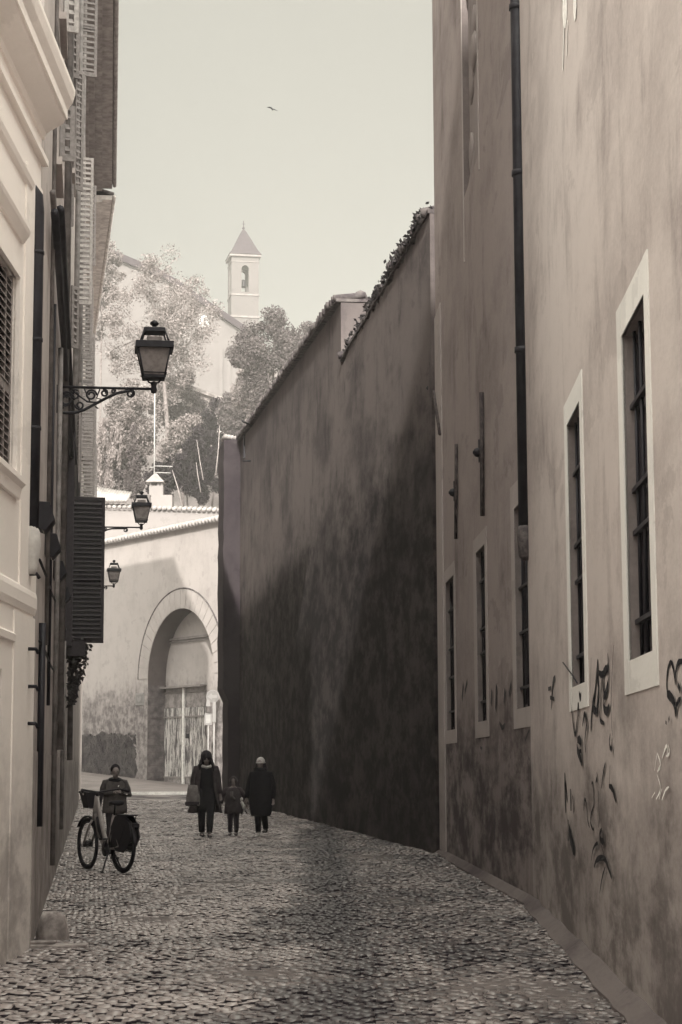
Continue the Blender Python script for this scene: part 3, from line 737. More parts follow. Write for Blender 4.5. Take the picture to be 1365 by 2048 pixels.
# little iron pegs on the corner
for yy, xx in ((1298, 58), (1373, 58), (1447, 57), (1148, 60)):
    q = P(xx, yy, 14.5); g = MB(); s_, z_ = WLN.hit(xx - 4, yy); g.tube([WLN.pt(s_, z_, .0), WLN.pt(s_, z_, .07), WLN.pt(s_ + .02, z_ - .03, .085)], .016, 6); g.build('iron_peg', M_['iron'], ln)
# roof over the cream house
g = MB(); p = [WLN.pt(0, ZC + .5, .20), WLN.pt(Lc + .03, ZC + .5, .20), WLN.pt(Lc + .03, ZC + .9, -2.0), WLN.pt(0, ZC + .9, -2.0)]
g.add(p + [v + Vector((0, 0, .08)) for v in p], [(0, 1, 2, 3), (4, 5, 6, 7), (0, 1, 5, 4), (1, 2, 6, 5), (2, 3, 7, 6), (3, 0, 4, 7)]); g.build('roof', M_['eave_dark'], ln)
# black drainpipe at the corner of the cream house
dl = thing('drainpipe', 'thick black drainpipe on the corner of the cream house, bent at its top', 'drainpipe', (-2.33, 14.55, 0))
pT = P(73, 420, 14.6); pB = P(73, 1062, 14.6); xpipe = P(70, 700, 14.5).x
g = MB(); g.tube([(xpipe - .14, 14.44, pT.z + .15), (xpipe - .06, 14.47, pT.z + .15), (xpipe - .01, 14.5, pT.z + .08), (xpipe, 14.5, pT.z - .05), (xpipe, 14.5, pT.z - .5), (xpipe, 14.5, pB.z)], .056, 14)
g.build('pipe', M_['pipe_dark'], dl)
for z in (5.4, 4.7, 4.0):
    g = MB(); g.lathe([(.056, -.015), (.062, -.014), (.062, .014), (.056, .015)], (xpipe, 14.5, z), 14); g.build('pipe_collar', M_['pipe_dark'], dl)
g = MB(); g.lathe([(.05, -.35), (.06, -.3), (.085, -.12), (.075, -.02), (.06, .02)], (xpipe - .01, 14.5, pB.z), 12); g.build('pipe_shoe', M_['travertine'], dl, 'pale stone shoe of the pipe')
# rounded guard stone at the corner
gs = MB(); c = PG(100, 1886); rgx = []
for k in range(11):
    th = k / 10 * math.pi / 2
    r_ = .125 * math.cos(th) ** .45 if k < 10 else .01
    rgx.append([Vector((c.x + r_ * (1.05 + .08 * math.sin(3 * a_)) * math.cos(a_), c.y + .12 + r_ * 1.1 * math.sin(a_), -.02 + .25 * math.sin(th) + .012 * math.sin(4 * a_ + k))) for a_ in [2 * math.pi * j / 18 for j in range(18)]])
gs.loft(rgx); o = gs.build('guard_stone', M_['stone'], origin=(c.x, c.y + .12, 0)); tag(o, 'rounded worn guard stone at the foot of the cream corner', 'guard stone')
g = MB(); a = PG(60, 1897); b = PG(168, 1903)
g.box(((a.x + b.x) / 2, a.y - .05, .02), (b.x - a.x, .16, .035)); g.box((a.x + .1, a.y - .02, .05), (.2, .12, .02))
o = g.build('shade_slab', M_['stone'], bevel=.008, origin=((a.x + b.x) / 2, a.y - .05, 0)); tag(o, 'flat slab standing in for the dark shadow edge in front of the guard stone', 'slab')  # slab put in for a wedge of shadow at the wall foot
# ---------------------------------------------------------------- archway at the end
A0 = Vector((-7.55, 118.0)); wdir = Vector((-.677, 1.0)).normalized()
WA = Wall(tuple(A0 - wdir * 7), tuple(A0 + wdir * 26), 1)
if WA.n.y > 0: WA.n = -WA.n
def sA_(px, py=1300): return WA.hit(px, py)[0]
aw = thing('archway_wall', 'tall pale wall at the end of the alley with a great round archway and a sloping line of roof tiles', 'wall', (A0.x, A0.y, 0))
zt0 = zf(WA, 440, 1040); st0 = sA_(440, 1040); zt1 = zf(WA, 205, 1088); st1 = sA_(205, 1088)
ztop = lambda s: zt0 + (zt1 - zt0) * (s - st0) / (st1 - st0)
aL = sA_(296, 1400); hw_ = 0.0
aC_s = sA_(362, 1218); aR = 2 * aC_s - aL
hwid = abs(aL - aC_s); zcr = zf(WA, 362, 1217); zsp = zcr - hwid
m = MB(); arch_wall(m, WA, 0, WA.L, -.5, ztop, aC_s, hwid, -.3, zsp, 1.35, 28)
shell(m, WA, 0, WA.L, -.5, 14, 2.6)
m.quad(WA.pt(0, ztop(0)), WA.pt(WA.L, ztop(WA.L)), WA.pt(WA.L, ztop(WA.L), -2.6), WA.pt(0, ztop(0), -2.6))
m.quad(WA.pt(0, 14, -2.6), WA.pt(WA.L, 14, -2.6), WA.pt(WA.L, ztop(WA.L), -2.6), WA.pt(0, ztop(0), -2.6))
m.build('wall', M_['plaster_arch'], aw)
print('arch', aC_s, hwid, zcr, zsp, zt0, zt1)
# voussoir ring, slightly proud
m = MB(); n = 22; r0, r1 = hwid, hwid + 1.25
for k in range(n):
    a, b = math.pi * (k + .03) / n, math.pi * (k + .97) / n
    q = [WA.pt(aC_s - math.cos(t) * r, zsp + math.sin(t) * r, .0) for t, r in ((a, r0 + .01), (b, r0 + .01), (b, r1), (a, r1))]
    m.extr(q, WA.n * .05)
m.build('arch_ring', M_['plaster_arch'], aw)
m = MB(); m.tube([WA.pt(aC_s - math.cos(t) * (r1 + .06), zsp + math.sin(t) * (r1 + .06), .03) for t in [math.pi * k / 30 for k in range(31)]], .05, 6)
m.build('hood_moulding', M_['tile'], aw)
# tile line
m = MB(); L_ = WA.L
for i in range(int(L_ / .42)):
    s_ = (i + .5) * .42
    m.tube([WA.pt(s_, ztop(s_) - .02, .42), WA.pt(s_, ztop(s_) + .42, -.9)], .15, 8)
m.add([WA.pt(0, ztop(0) - .10, .30), WA.pt(L_, ztop(L_) - .10, .30), WA.pt(L_, ztop(L_) + .3, -1.2), WA.pt(0, ztop(0) + .3, -1.2)] + [WA.pt(0, ztop(0) - .16, .30), WA.pt(L_, ztop(L_) - .16, .30), WA.pt(L_, ztop(L_) + .24, -1.2), WA.pt(0, ztop(0) + .24, -1.2)],
      [(0, 1, 2, 3), (4, 5, 6, 7), (0, 1, 5, 4), (1, 2, 6, 5), (2, 3, 7, 6), (3, 0, 4, 7)])
m.build('tile_coping', M_['tile_pale'], aw)
# back wall of the recess, with cornice lines
D = 1.35
class Off(Wall):
    pass
WB = Wall((WA.A.x, WA.A.y), (WA.B.x, WA.B.y), 1); WB.n = WA.n.copy(); WB.A = WA.A - WA.n * (D - .002)
lo, hi = aC_s - hwid, aC_s + hwid
g0 = WB.hit(412, 1480)[0]; g1 = WB.hit(314, 1480)[0]; g0, g1 = min(g0, g1), max(g0, g1)
gt = WB.hit(360, 1416)[1]
m = MB(); m.quad(WB.pt(lo - .1, -.3), WB.pt(hi + .1, -.3), WB.pt(hi + .1, zcr + .1), WB.pt(lo - .1, zcr + .1)); m.build('recess_wall', M_['plaster_arch'], aw)
M_['beam_tone'] = plain('beam_tone', .18, .6, .85, var=.2, scale=2)
for y, th, pr in ((1277, .16, .22), (1283, .10, .12)):
    z = WB.hit(370, y)[1]; m = MB(); m.wbox(WB, lo + .02, hi - .02, z - th / 2, z + th / 2, .004, pr); m.build('moulding', M_['beam_tone'], aw)
z1 = WB.hit(370, 1374)[1]; z2 = WB.hit(370, 1384)[1]
m = MB(); m.wbox(WB, g0 - .1, g1 - .5, z1 - .06, z1 + .06, .004, .5); m.wbox(WB, g0 - .1, g1 - .5, z2 - .05, z2 + .05, .004, .14); m.build('canopy', M_['beam_tone'], aw)
m = MB(); m.wbox(WB, g0 + .02, g1 - .02, gt + .02, z2 - .1, .004, .08); m.build('lintel_panel', M_['plaster_arch'], aw)
t = NT('peeling_wood'); p = t.pos(); pv = t.pos((1, 1, .12))
f = t.math('ADD', t.ramp(t.noise(pv, 6.5, 6, .75), .44, .56), t.math('MULTIPLY', t.math('SUBTRACT', t.noise(p, .9, 4, .6), .5), 1.8), True)
t.color(t.mix(f, tone(.55, .5), tone(.06, .5))); t.rough(.85); M_['peeling_wood'] = t.m
gate = thing('plank_gate', 'closed plank gate with peeling pale paint inside the archway', 'gate', tuple(WB.pt((g0 + g1) / 2, 0)))
m = MB(); n = 34; zb = .62
rg = random.Random(3)
for i in range(n):
    a = g0 + (g1 - g0) * i / n; b = g0 + (g1 - g0) * (i + 1) / n
    m.wbox(WB, a + .02, b - .035, zb, gt, .03, .10 + rg.uniform(0, .03))
m.wbox(WB, g0, g1, zb, gt, .006, .025)
m.build('planks', M_['peeling_wood'], gate)
m = MB(); zr = WB.hit(340, 1435)[1]; m.wbox(WB, g0, g1, zr - .05, zr + .05, .135, .18); zr = zb + .9; m.wbox(WB, g0, g1, zb - .02, zb + .08, .135, .17); m.build('rail', M_['beam_tone'], gate)
gm = WB.hit(373, 1450)[0]; m = MB(); m.wbox(WB, gm - .11, gm + .11, .2, z1, .14, .26); m.build('centre_post', M_['travertine'], gate)
m = MB(); m.wbox(WB, g0, g1, .02, zb - .02, .006, .12); m.build('base_panel', M_['plaster_arch'], gate)
m = MB(); m.box(WB.pt(gm - .5, 3.3, .16), (.3, .12, .3)); m.build('lock', M_['iron'], gate)
# rough old stones low in the wall left of the arch
M_['rubble'] = plain('rubble', .05, .6, .95, var=.55, scale=1.6, bump=.05)
m = MB(); rg = random.Random(12)
def rubble(x0, x1, y0, y1, n, dens=.75):
    for i in range(n):
        px, py = rg.uniform(x0, x1), rg.uniform(y0, y1)
        if rg.random() > dens: continue
        s_, z_ = WA.hit(px, py)
        m.ball(WA.pt(s_, z_, .0), (rg.uniform(.12, .4), rg.uniform(.12, .4), rg.uniform(.05, .11)), 7, Matrix((WA.u, Vector((0, 0, 1)), WA.n)).transposed() @ Matrix.Rotation(rg.random() * 3, 3, 'Z'))
out = [(160, 1478), (175, 1468), (190, 1474), (205, 1462), (222, 1470), (240, 1466), (256, 1476), (266, 1492), (270, 1515), (276, 1540), (270, 1556), (240, 1552), (200, 1545), (160, 1536)]
m.extr([WA.pt(*WA.hit(*p_), .0) for p_ in out], WA.n * .03)
for i in range(1500):
    px, py = rg.uniform(162, 272), rg.uniform(1466 + rg.random() * 8, 1548)
    s_, z_ = WA.hit(px, py); m.box(WA.pt(s_, z_, .03), (rg.uniform(.08, .3), rg.uniform(.03, .1), rg.uniform(.06, .16)), Matrix((WA.u, WA.n, Vector((0, 0, 1)))).transposed() @ Matrix.Rotation(rg.uniform(-.3, .3), 3, 'Y'))
m.build('exposed_rubble', M_['rubble'], aw)
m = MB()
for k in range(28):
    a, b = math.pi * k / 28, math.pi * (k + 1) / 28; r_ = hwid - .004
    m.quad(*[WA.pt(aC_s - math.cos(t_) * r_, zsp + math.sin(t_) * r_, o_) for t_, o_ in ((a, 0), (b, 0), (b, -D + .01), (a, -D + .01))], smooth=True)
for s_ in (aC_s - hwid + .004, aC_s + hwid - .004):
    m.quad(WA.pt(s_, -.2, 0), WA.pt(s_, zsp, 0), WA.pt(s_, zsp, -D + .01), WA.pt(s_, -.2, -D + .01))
M_['intrados'] = plaster('intrados', .09, .055, .3, .6, tide=3.6, tide_shade_col=.05, tide_shade_w=1.6, tide_shade_amt=.8)
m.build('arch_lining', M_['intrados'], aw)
# impost stones on the left jamb
m = MB()
for k in range(16):
    z = .1 + k * .42
    m.wbox(WA, lo_ if False else min(aL, aC_s) - .0, min(aL, aC_s) + .02, z, z + .38, -1.2, -.1) if False else None
s_jam = max(lo, hi)
for k in range(15):
    z = .1 + k * .44; m.wbox(WA, s_jam - .03 - (.02 if k % 2 else 0), s_jam + .01, z, z + .41, -D + .02, -.02)
M_['jamb_stone'] = plain('jamb_stone', .10, .7, .9, var=.5, scale=2.5)
m.build('jamb_stones', M_['jamb_stone'], aw)
# signs ----------------------------------------------------------------------
M_['sign_white'] = plain('sign_white', .22, .25, .5, var=.05, bump=0)
M_['sign_grey'] = plain('sign_grey', .34, .2, .5, var=.1, bump=0)
M_['sign_dark'] = plain('sign_dark', .10, .1, .5, var=.1, bump=0)
M_['sign_blue'] = plain('sign_blue', .16, .3, .5, var=.1, bump=0)
s_, z_ = WA.hit(281, 1398); o = thing('sign', 'square pale-rimmed sign with a blotched dark emblem on the wall left of the archway', 'sign', tuple(WA.pt(s_, z_)))
m = MB(); m.wbox(WA, s_ - .58, s_ + .58, z_ - .40, z_ + .40, .02, .06); m.build('sign_plate', M_['sign_white'], o)
m = MB(); m.wbox(WA, s_ - .46, s_ + .46, z_ - .29, z_ + .29, .062, .075); m.build('sign_field', M_['sign_blue'], o)
m = MB(); m.extr([WA.pt(s_ + a, z_ + b, .077) for a, b in ((-.3, .1), (-.1, .18), (.05, .05), (.3, .16), (.28, -.05), (.08, -.22), (-.12, -.16), (-.26, -.05))], WA.n * .01); m.build('emblem', M_['sign_white'], o)
sp = PG(428, 1566, .1); sp = P(428, 1566, 117.3); po = thing('road_sign', 'round arrow sign on a pale post at the right jamb of the archway', 'road sign', (sp.x, sp.y, .1))
c = P(426, 1393, 117.2); m = MB(); m.tube([(sp.x, sp.y, 0), (sp.x, sp.y, c.z + .4)], .05, 8); m.build('post', M_['sign_grey'], po)
m = MB(); m.tube([(c.x, c.y - .02, c.z), (c.x, c.y - .06, c.z)], .36, 24, smooth=False); m.build('sign_disc', M_['sign_blue'], po)
m = MB(); m.tube([(c.x, c.y - .0, c.z), (c.x, c.y - .019, c.z)], .40, 24, smooth=False); m.build('sign_rim', M_['sign_white'], po)
m = MB(); y = c.y - .065
m.extr([(c.x - .33, y, c.z), (c.x - .05, y, c.z + .2), (c.x - .05, y, c.z + .09), (c.x + .28, y, c.z + .09), (c.x + .28, y, c.z - .09), (c.x - .05, y, c.z - .09), (c.x - .05, y, c.z - .2)], (0, -.01, 0)); m.build('arrow', M_['sign_white'], po)
q = P(417, 1406, 117.2); m = MB(); m.extr([(q.x - .15, y, q.z - .2), (q.x + .15, y, q.z - .2), (q.x + .08, y, q.z + .2), (q.x - .08, y, q.z + .2)], (0, .03, 0)); m.build('small_plate', M_['sign_white'], po)
q = P(429, 1424, 117.2); m = MB(); m.box((q.x, q.y - .05, q.z), (.2, .05, 1.25)); m.build('vertical_plate', M_['sign_white'], po)
q = P(417, 1438, 118.0); nb = thing('notice_board', 'small framed notice board right of the plank gate', 'notice board', (q.x, q.y, q.z))
m = MB(); m.box(q, (.46, .05, .74)); m.build('board', M_['sign_white'], nb); m = MB(); m.box((q.x, q.y - .03, q.z), (.28, .01, .5)); m.build('notice', M_['sign_grey'], nb)
m = MB(); m.tube([(q.x, q.y + .06, 0), (q.x, q.y + .06, q.z + .3)], .04, 8); m.build('post', M_['sign_grey'], nb)

# house behind with long tiled top, chimney and aerial -------------------------
hb = thing('back_house', 'low pale house behind the archway wall, topped by a row of round tiles', 'house', (-12, 136, 10))
Y2 = 136.0
zL = P(205, 1013, Y2).z; zR_ = P(442, 1022, Y2).z; xL = P(150, 1013, Y2).x; xR = P(443, 1022, Y2).x + 6
zt_ = lambda x: zL + (zR_ - zL) * (x - xL) / (P(443, 1022, Y2).x - xL)
m = MB(); m.add([(xL - 8, Y2, 8), (xR, Y2, 8), (xR, Y2, zt_(xR)), (xL - 8, Y2, zt_(xL)), (xL - 8, Y2 + 6, 8), (xR, Y2 + 6, 8), (xR, Y2 + 6, zt_(xR)), (xL - 8, Y2 + 6, zt_(xL))], [(0, 1, 2, 3), (4, 5, 6, 7), (0, 3, 7, 4), (1, 2, 6, 5), (3, 2, 6, 7)])
m.build('wall', M_['plaster_far'], hb)
m = MB()
for i in range(int((xR - xL) / .36)):
    x = xL + i * .36; z = zt_(x); m.tube([(x, Y2 - .25, z + .02), (x, Y2 + 2.5, z + .5)], .155, 8)
m.build('roof_tiles', M_['tile_pale'], hb)
x0 = P(304, 1000, 137).x; x1 = P(346, 1000, 137).x; zz = P(320, 992, 137).z
m = MB(); m.prism([(x0, 136.4), (x1, 136.4), (x1, 138), (x0, 138)], zt_(x0) - .3, zz); ch = m.build('chimney', M_['plaster_far'], hb)
x0 = P(297, 1000, 137).x; x1 = P(327, 1000, 137).x; z3 = P(310, 966, 137).z; z4 = P(310, 951, 137).z
m = MB(); m.prism([(x0 + .1, 136.6), (x1, 136.6), (x1, 137.6), (x0 + .1, 137.6)], zz + .001, z3 - .25)
for xx in (x0 + .18, x1 - .1, (x0 + x1) / 2 + .2): m.box((xx, 136.75, z3 - .13), (.14, .2, .27)); m.box((xx, 137.45, z3 - .13), (.14, .2, .27))
m.build('stack', M_['plaster_far'], ch)
m = MB(); m.extr([(x0 - .15, 136.3, z3), (x1 + .12, 136.3, z3), ((x0 + x1) / 2 + .12, 136.3, z4 + .05), ((x0 + x1) / 2 - .05, 136.3, z4 + .05)], (0, 1.5, 0)); m.build('cap', M_['tile_pale'], ch)
# lean-to roof with pan tiles left
m = MB(); a = P(186, 976, 139); b = P(262, 985, 139)
for i in range(16):
    x = a.x + (b.x - a.x) * i / 15; m.tube([(x, 139, a.z - .4 * i / 15), (x, 135.6, zL + .35)], .14, 8)
m.build('lean_to_roof', M_['tile_pale'], hb)
an = thing('aerial', 'tall thin television aerial mast standing above the chimney', 'aerial', tuple(P(308, 955, 138.2)))
t0 = P(309, 955, 138.2); t1_ = P(310, 786, 138.2)
m = MB(); m.tube([t0 - Vector((0, 0, 1)), t1_], .05, 6); m.build('mast', M_['sign_grey'], an)
m = MB()
for y, xa, xb in ((932, 310, 346), (945, 310, 342), (934, 310, 300)):
    m.tube([P(xa, y, 138.2), P(xb, y + 1, 138.2)], .035, 6)
m.build('aerial_arm', M_['sign_grey'], an)

# lanterns -----------------------------------------------------------------
t = NT('lantern_glass'); n_ = t.noise(t.pos(obj=True), 9, 4, .6)
t.color(t.mix(t.ramp(n_, .3, .7), tone(.30, .8), tone(.16, .8))); t.rough(.35)
t.b.inputs['Alpha'].default_value = .82; M_['lantern_glass'] = t.m
def sq(h, z, cx): return [Vector((cx - h, -h, z)), Vector((cx + h, -h, z)), Vector((cx + h, h, z)), Vector((cx - h, h, z))]
def lantern(L, loc, rz, label):
    o = thing('street_lantern', label, 'street lantern', loc, rz, 'wall lanterns of the alley')
    I = M_['iron']
    b = MB(); b.tube([(0, 0, 0), (L, 0, 0)], .018, 8); b.box((-.0, 0, -.16), (.03, .05, .37))
    b.tube([(.02, 0, -.33), (.12, 0, -.345), (.24, 0, -.34), (.36, 0, -.30), (.50, 0, -.22), (.64, 0, -.14), (.78, 0, -.07), (.90, 0, -.04), (L * .76, 0, -.03)], .021, 6)
    def scroll(cx, cz, r, turns=1.4, ph=0, d=1):
        b.tube([(cx + r * (1 - .6 * k / 20) * math.cos(ph + d * 2 * math.pi * turns * k / 20), 0, cz + r * (1 - .6 * k / 20) * math.sin(ph + d * 2 * math.pi * turns * k / 20)) for k in range(21)], .014, 5)
    scroll(.12, -.17, .115, 1.5, 0); scroll(.12, -.17, .085, 1.2, 2, -1); scroll(.24, -.10, .07, 1.3, 1); scroll(.45, -.10, .075, 1.5, 0); scroll(.62, -.07, .05, 1.4, 2, -1)
    scroll(.30, -.24, .06, 1.3, 3); scroll(.04, -.06, .04, 1.2, 0); scroll(.05, -.29, .04, 1.2, 0); scroll(.74, -.045, .028, 1.2, 0)
    scroll(L * .76, -.07, .055, 1.5, 1.6, -1)
    b.tube([(.18, 0, -.02), (.30, 0, -.12), (.40, 0, -.19), (.52, 0, -.2)], .012, 5); b.tube([(.50, 0, -.25), (.545, 0, -.28)], .01, 5)
    b.tube([(.36, 0, -.02), (.44, 0, -.2)], .01, 5); b.tube([(.56, 0, -.02), (.52, 0, -.14), (.6, 0, -.16)], .01, 5)
    b.build('bracket', I, o, world=False)
    b = MB(); cx = L
    b.lathe([(.012, -.06), (.035, -.05), (.045, -.01), (.035, .04), (.045, .07), (.02, .10)], (cx, 0, 0), 12)
    b.tube([(cx, 0, .08), (cx - .06, 0, .085), (cx - .10, 0, .14)], .013, 6); b.tube([(cx, 0, .08), (cx + .06, 0, .085), (cx + .10, 0, .14)], .013, 6)
    b.build('cradle', I, o, world=False)
    b = MB()
    hb_, ht = .135, .21
    for i in range(4):
        p0 = sq(hb_, .14, cx)[i]; p1 = sq(ht, .52, cx)[i]; b.tube([p0, p1], .012, 5)
    b.loft([sq(hb_ + .012, .135, cx), sq(hb_ + .012, .17, cx)], smooth=False); 
    for z in (.195, ):
        q = sq(hb_ + .022, z, cx)
        for i in range(4): b.tube([q[i], q[(i + 1) % 4]], .008, 5)
    rim = [sq(ht + .005, .515, cx), sq(ht + .04, .52, cx), sq(ht + .04, .60, cx), sq(ht + .005, .612, cx)]
    b.loft(rim, caps=False, smooth=False)
    for i in range(4):
        b.tube([sq(.19, .60, cx)[i], sq(.135, .76, cx)[i]], .013, 5)
    b.loft([sq(.145, .755, cx), sq(.142, .80, cx), sq(.12, .815, cx)], smooth=False)
    b.lathe([(.03, .81), (.028, .85), (.055, .87), (.06, .89), (.035, .915), (.01, .93)], (cx, 0, 0), 12)
    fr = b.build('lantern_frame', I, o, world=False)
    g = MB(); g.loft([sq(hb_ - .003, .172, cx), sq(ht - .003, .515, cx)], caps=False, smooth=False); g.build('glass_panes', M_['lantern_glass'], o, world=False)
    g = MB(); g.loft([sq(ht - .01, .595, cx), sq(.10, .635, cx), sq(.10, .69, cx)], smooth=False); g.build('inner_hood', M_['lantern_glass'], o, world=False)
    g = MB(); g.lathe([(.02, .2), (.03, .24), (.05, .32), (.05, .40), (.02, .44)], (cx, 0, 0), 10); g.build('bulb', M_['sign_grey'], o, world=False)
    return o
for (d, px, py, L, lab) in ((22.0, 308, 778, 1.18, 'large nearest lantern on a scrolled iron bracket, in front of the trees'), (47.0, 283, 1055, 1.66, 'middle lantern, in front of the chimney above the archway wall'), (66.5, 228, 1172, 1.5, 'smallest and farthest lantern, beside the big dark shutter')):
    c = P(px, py, d + .13 * L); W = WL if d < 47 else WL3
    s_ = s_at(W, d); b_ = W.pt(s_, c.z, 0); v = c - b_
    k_ = .90 if d < 30 else 1.0
    lo_ = lantern(math.hypot(v.x, v.y) / k_, b_, math.atan2(v.y, v.x), lab); lo_.scale = (k_, k_, k_)

# ---------------------------------------------------------------- ground
def smooth(a, b, x):
    t = max(0, min(1, (x - a) / (b - a))); return t * t * (3 - 2 * t)
def gz(x, y):
    h = .1 * max(0, -(x + 9.3)) * smooth(100, 118, y) * (1 if y < 140 else 1)
    h += .12 * smooth(92.9, 93.0, y)
    yb = max(128, 124 + max(0, -7.55 - x) / .677)
    if y > yb:
        k = (y - yb)
        h += 13 * smooth(0, 8, k) + max(0, k - 6) * .345 + 1.6 * noise.noise(Vector((x * .05, y * .05, 0))) * smooth(0, 12, k)
        h = min(h, 64)
    return h
m = MB()
ys = [-110, -60, -20, 0, 8, 20, 40, 60, 75, 85, 92.85, 93.05, 97, 102, 107, 112, 117, 122, 127, 129, 131, 133, 135, 137] + [139 + i * 2 for i in range(20)] + [180 + i * 6 for i in range(25)] + [330, 345]
xs = [-140, -115, -90] + [-70 + 5 * i for i in range(9)] + [-24, -20, -17, -14, -11.5, -9.3, -6, -3, 0, 3, 8, 15, 22, 30, 45, 60, 90, 140]
vs = [(x, y, gz(x, y) if y < 1100 else 60) for y in ys for x in xs]; nx = len(xs)
m.add(vs, [(j * nx + i, j * nx + i + 1, (j + 1) * nx + i + 1, (j + 1) * nx + i) for j in range(len(ys) - 1) for i in range(nx - 1)])
t = NT('ground'); p = t.pos(); n1 = t.noise(p, .8, 5, .6); n2 = t.noise(p, 9, 4, .6)
hi_ = t.ramp(t.z(), 3, 9)
c1 = t.mix(t.ramp(n1, .35, .65), tone(.16, .9), tone(.09, .9)); c1 = t.mix(t.math('MULTIPLY', t.ramp(n2, .4, .7), .5), c1, tone(.07, .7))
c2 = t.mix(t.ramp(n2, .3, .7), tone(.17, .8), tone(.06, .8)); t.color(t.mix(hi_, c1, c2)); t.rough(.7); t.bump(n2, .03, .6)
g = m.build('ground', t.m); g['kind'] = 'structure'
# cobbles
def street_x(y):
    l = -2.42 if y < 14.8 else -2.41 - .1311 * (y - 14.8)
    if y < 19.2: r = 1.518 + .02894 * (y - 6)
    elif y < 30.2: r = 1.90 - .0318 * (y - 19.2)
    else: r = 1.475 - .127 * (y - 30.2)
    return l, r
def und(x, y): return .030 * noise.noise(Vector((x * .9, y * .45, 3.1))) + .012 * noise.noise(Vector((x * 2.5, y * 2.0, 9)))
m = MB(); rg = random.Random(21); vv = []; ff = []
y = 8.3; row = 0
while y < 78:
    size = .104 if y < 36 else (.16 if y < 58 else .24)
    l, r = street_x(y); x = l - .1 + (row % 2) * size / 2
    while x < r + .0:
        ph = (x + .05 * y) * 2.2
        yy = y + .06 * math.sin(ph); ang = .13 * math.cos(ph) + rg.gauss(0, .07)
        cx, cy = x + rg.gauss(0, .006), yy + rg.gauss(0, .006)
        ll, rr = street_x(cy)
        if cx > ll - .03 and cx < rr - .015:
            hs = size * .5 * rg.uniform(.82, .96); hy = size * .5 * rg.uniform(.80, .93); hgt = .017 + rg.gauss(0, .005) + (.004 if size > .13 else 0)
            z0 = und(cx, cy); tx, ty = rg.gauss(0, .06), rg.gauss(0, .075)
            ca, sa = math.cos(ang), math.sin(ang); k = len(vv)
            for (sx, sy) in ((-1, -1), (1, -1), (1, 1), (-1, 1)):
                j = rg.uniform(.9, 1.08); a, b = sx * hs * j, sy * hy * j
                vv.append((cx + a * ca - b * sa, cy + a * sa + b * ca, z0 - .014))
            for (sx, sy) in ((-1, -1), (1, -1), (1, 1), (-1, 1)):
                a, b = sx * hs * .93, sy * hy * .93
                vv.append((cx + a * ca - b * sa, cy + a * sa + b * ca, z0 + hgt * .55 + a * tx + b * ty))
            for (sx, sy) in ((-1, -1), (1, -1), (1, 1), (-1, 1)):
                a, b = sx * hs * .66, sy * hy * .66
                vv.append((cx + a * ca - b * sa, cy + a * sa + b * ca, z0 + hgt + a * tx + b * ty))
            for q in range(4):
                q1 = (q + 1) % 4
                ff.append((k + q, k + q1, k + 4 + q1, k + 4 + q)); ff.append((k + 4 + q, k + 4 + q1, k + 8 + q1, k + 8 + q))
            ff.append((k + 8, k + 9, k + 10, k + 11))
        x += size
    y += size * .97; row += 1
m.add(vv, ff, True); m.mi = [1 if i_ % 9 in (0, 2, 4, 6) else 0 for i_ in range(len(ff))]
t = NT('cobble'); g_ = t.n.new('ShaderNodeNewGeometry'); p = t.pos()
isl = g_.outputs['Random Per Island']; big = t.noise(t.pos((1, .5, 1)), .8, 6, .65, .6); med = t.noise(p, 2.6, 4, .6); fi = t.noise(p, 60, 3, .6)
f = t.math('ADD', t.math('MULTIPLY', t.ramp(big, .38, .62), .5), t.math('MULTIPLY', isl, .42))
f = t.math('ADD', f, t.math('MULTIPLY', t.math('SUBTRACT', med, .5), .9), True)
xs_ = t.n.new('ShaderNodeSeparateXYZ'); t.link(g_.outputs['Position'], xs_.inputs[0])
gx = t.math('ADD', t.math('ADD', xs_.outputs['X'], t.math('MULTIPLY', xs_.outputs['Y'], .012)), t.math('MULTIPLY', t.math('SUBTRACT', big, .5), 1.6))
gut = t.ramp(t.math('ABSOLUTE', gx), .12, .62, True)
f = t.math('ADD', f, t.math('MULTIPLY', gut, .75), True); f = t.math('ADD', f, t.math('SUBTRACT', t.math('MULTIPLY', t.ramp(gx, -.6, 1.0), .42), .2), True)  # left painted lighter than right to imitate sky sheen; gut is gutter dirt
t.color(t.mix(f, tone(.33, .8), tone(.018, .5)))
t.rough(t.math('ADD', .10, t.math('ADD', t.math('MULTIPLY', f, .20), t.math('MULTIPLY', isl, .10)))); t.b.inputs['Specular IOR Level'].default_value = .95; t.bump(fi, .003, .5)
M_['joint_dirt'] = plain('joint_dirt', .02, .4, .95, var=.4, scale=8)
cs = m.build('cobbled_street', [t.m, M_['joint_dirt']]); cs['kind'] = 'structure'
m = MB()
ysr = [8 + i * .5 for i in range(171)]
for i in range(len(ysr) - 1):
    a, b = ysr[i], ysr[i + 1]; n = 16
    for j in range(n):
        q = []
        for yy, tt in ((a, j / n), (a, (j + 1) / n), (b, (j + 1) / n), (b, j / n)):
            l, r = street_x(yy); x = l - .05 + (r - l + .1) * tt; q.append((x, yy, und(x, yy) - .014 + (.012 if yy > 78 else 0)))
        m.quad(*q)
o = m.build('street_bed', plain('street_bed', .016, .3, .9, var=.4, scale=6)); o['kind'] = 'structure'
M_['kerb'] = plaster('kerb_m', .15, .05, .4, .9, warm=.8, bump=.01)
m = MB()
def ksec(W, s, w, h): return [W.pt(s, -.05, w), W.pt(s, h * .55, w), W.pt(s, h, w * .7), W.pt(s, h * 1.9, .012), W.pt(s, h * 1.95, 0)]
secs = []
rg = random.Random(6)
for i in range(34): secs.append(ksec(WRN, WRN.L * i / 34, .12 + rg.uniform(-.012, .012), .055 + rg.uniform(-.008, .008)))
for i in range(30): secs.append(ksec(WRF, WRF.L * i / 29, .10 + rg.uniform(-.012, .012) , .05))
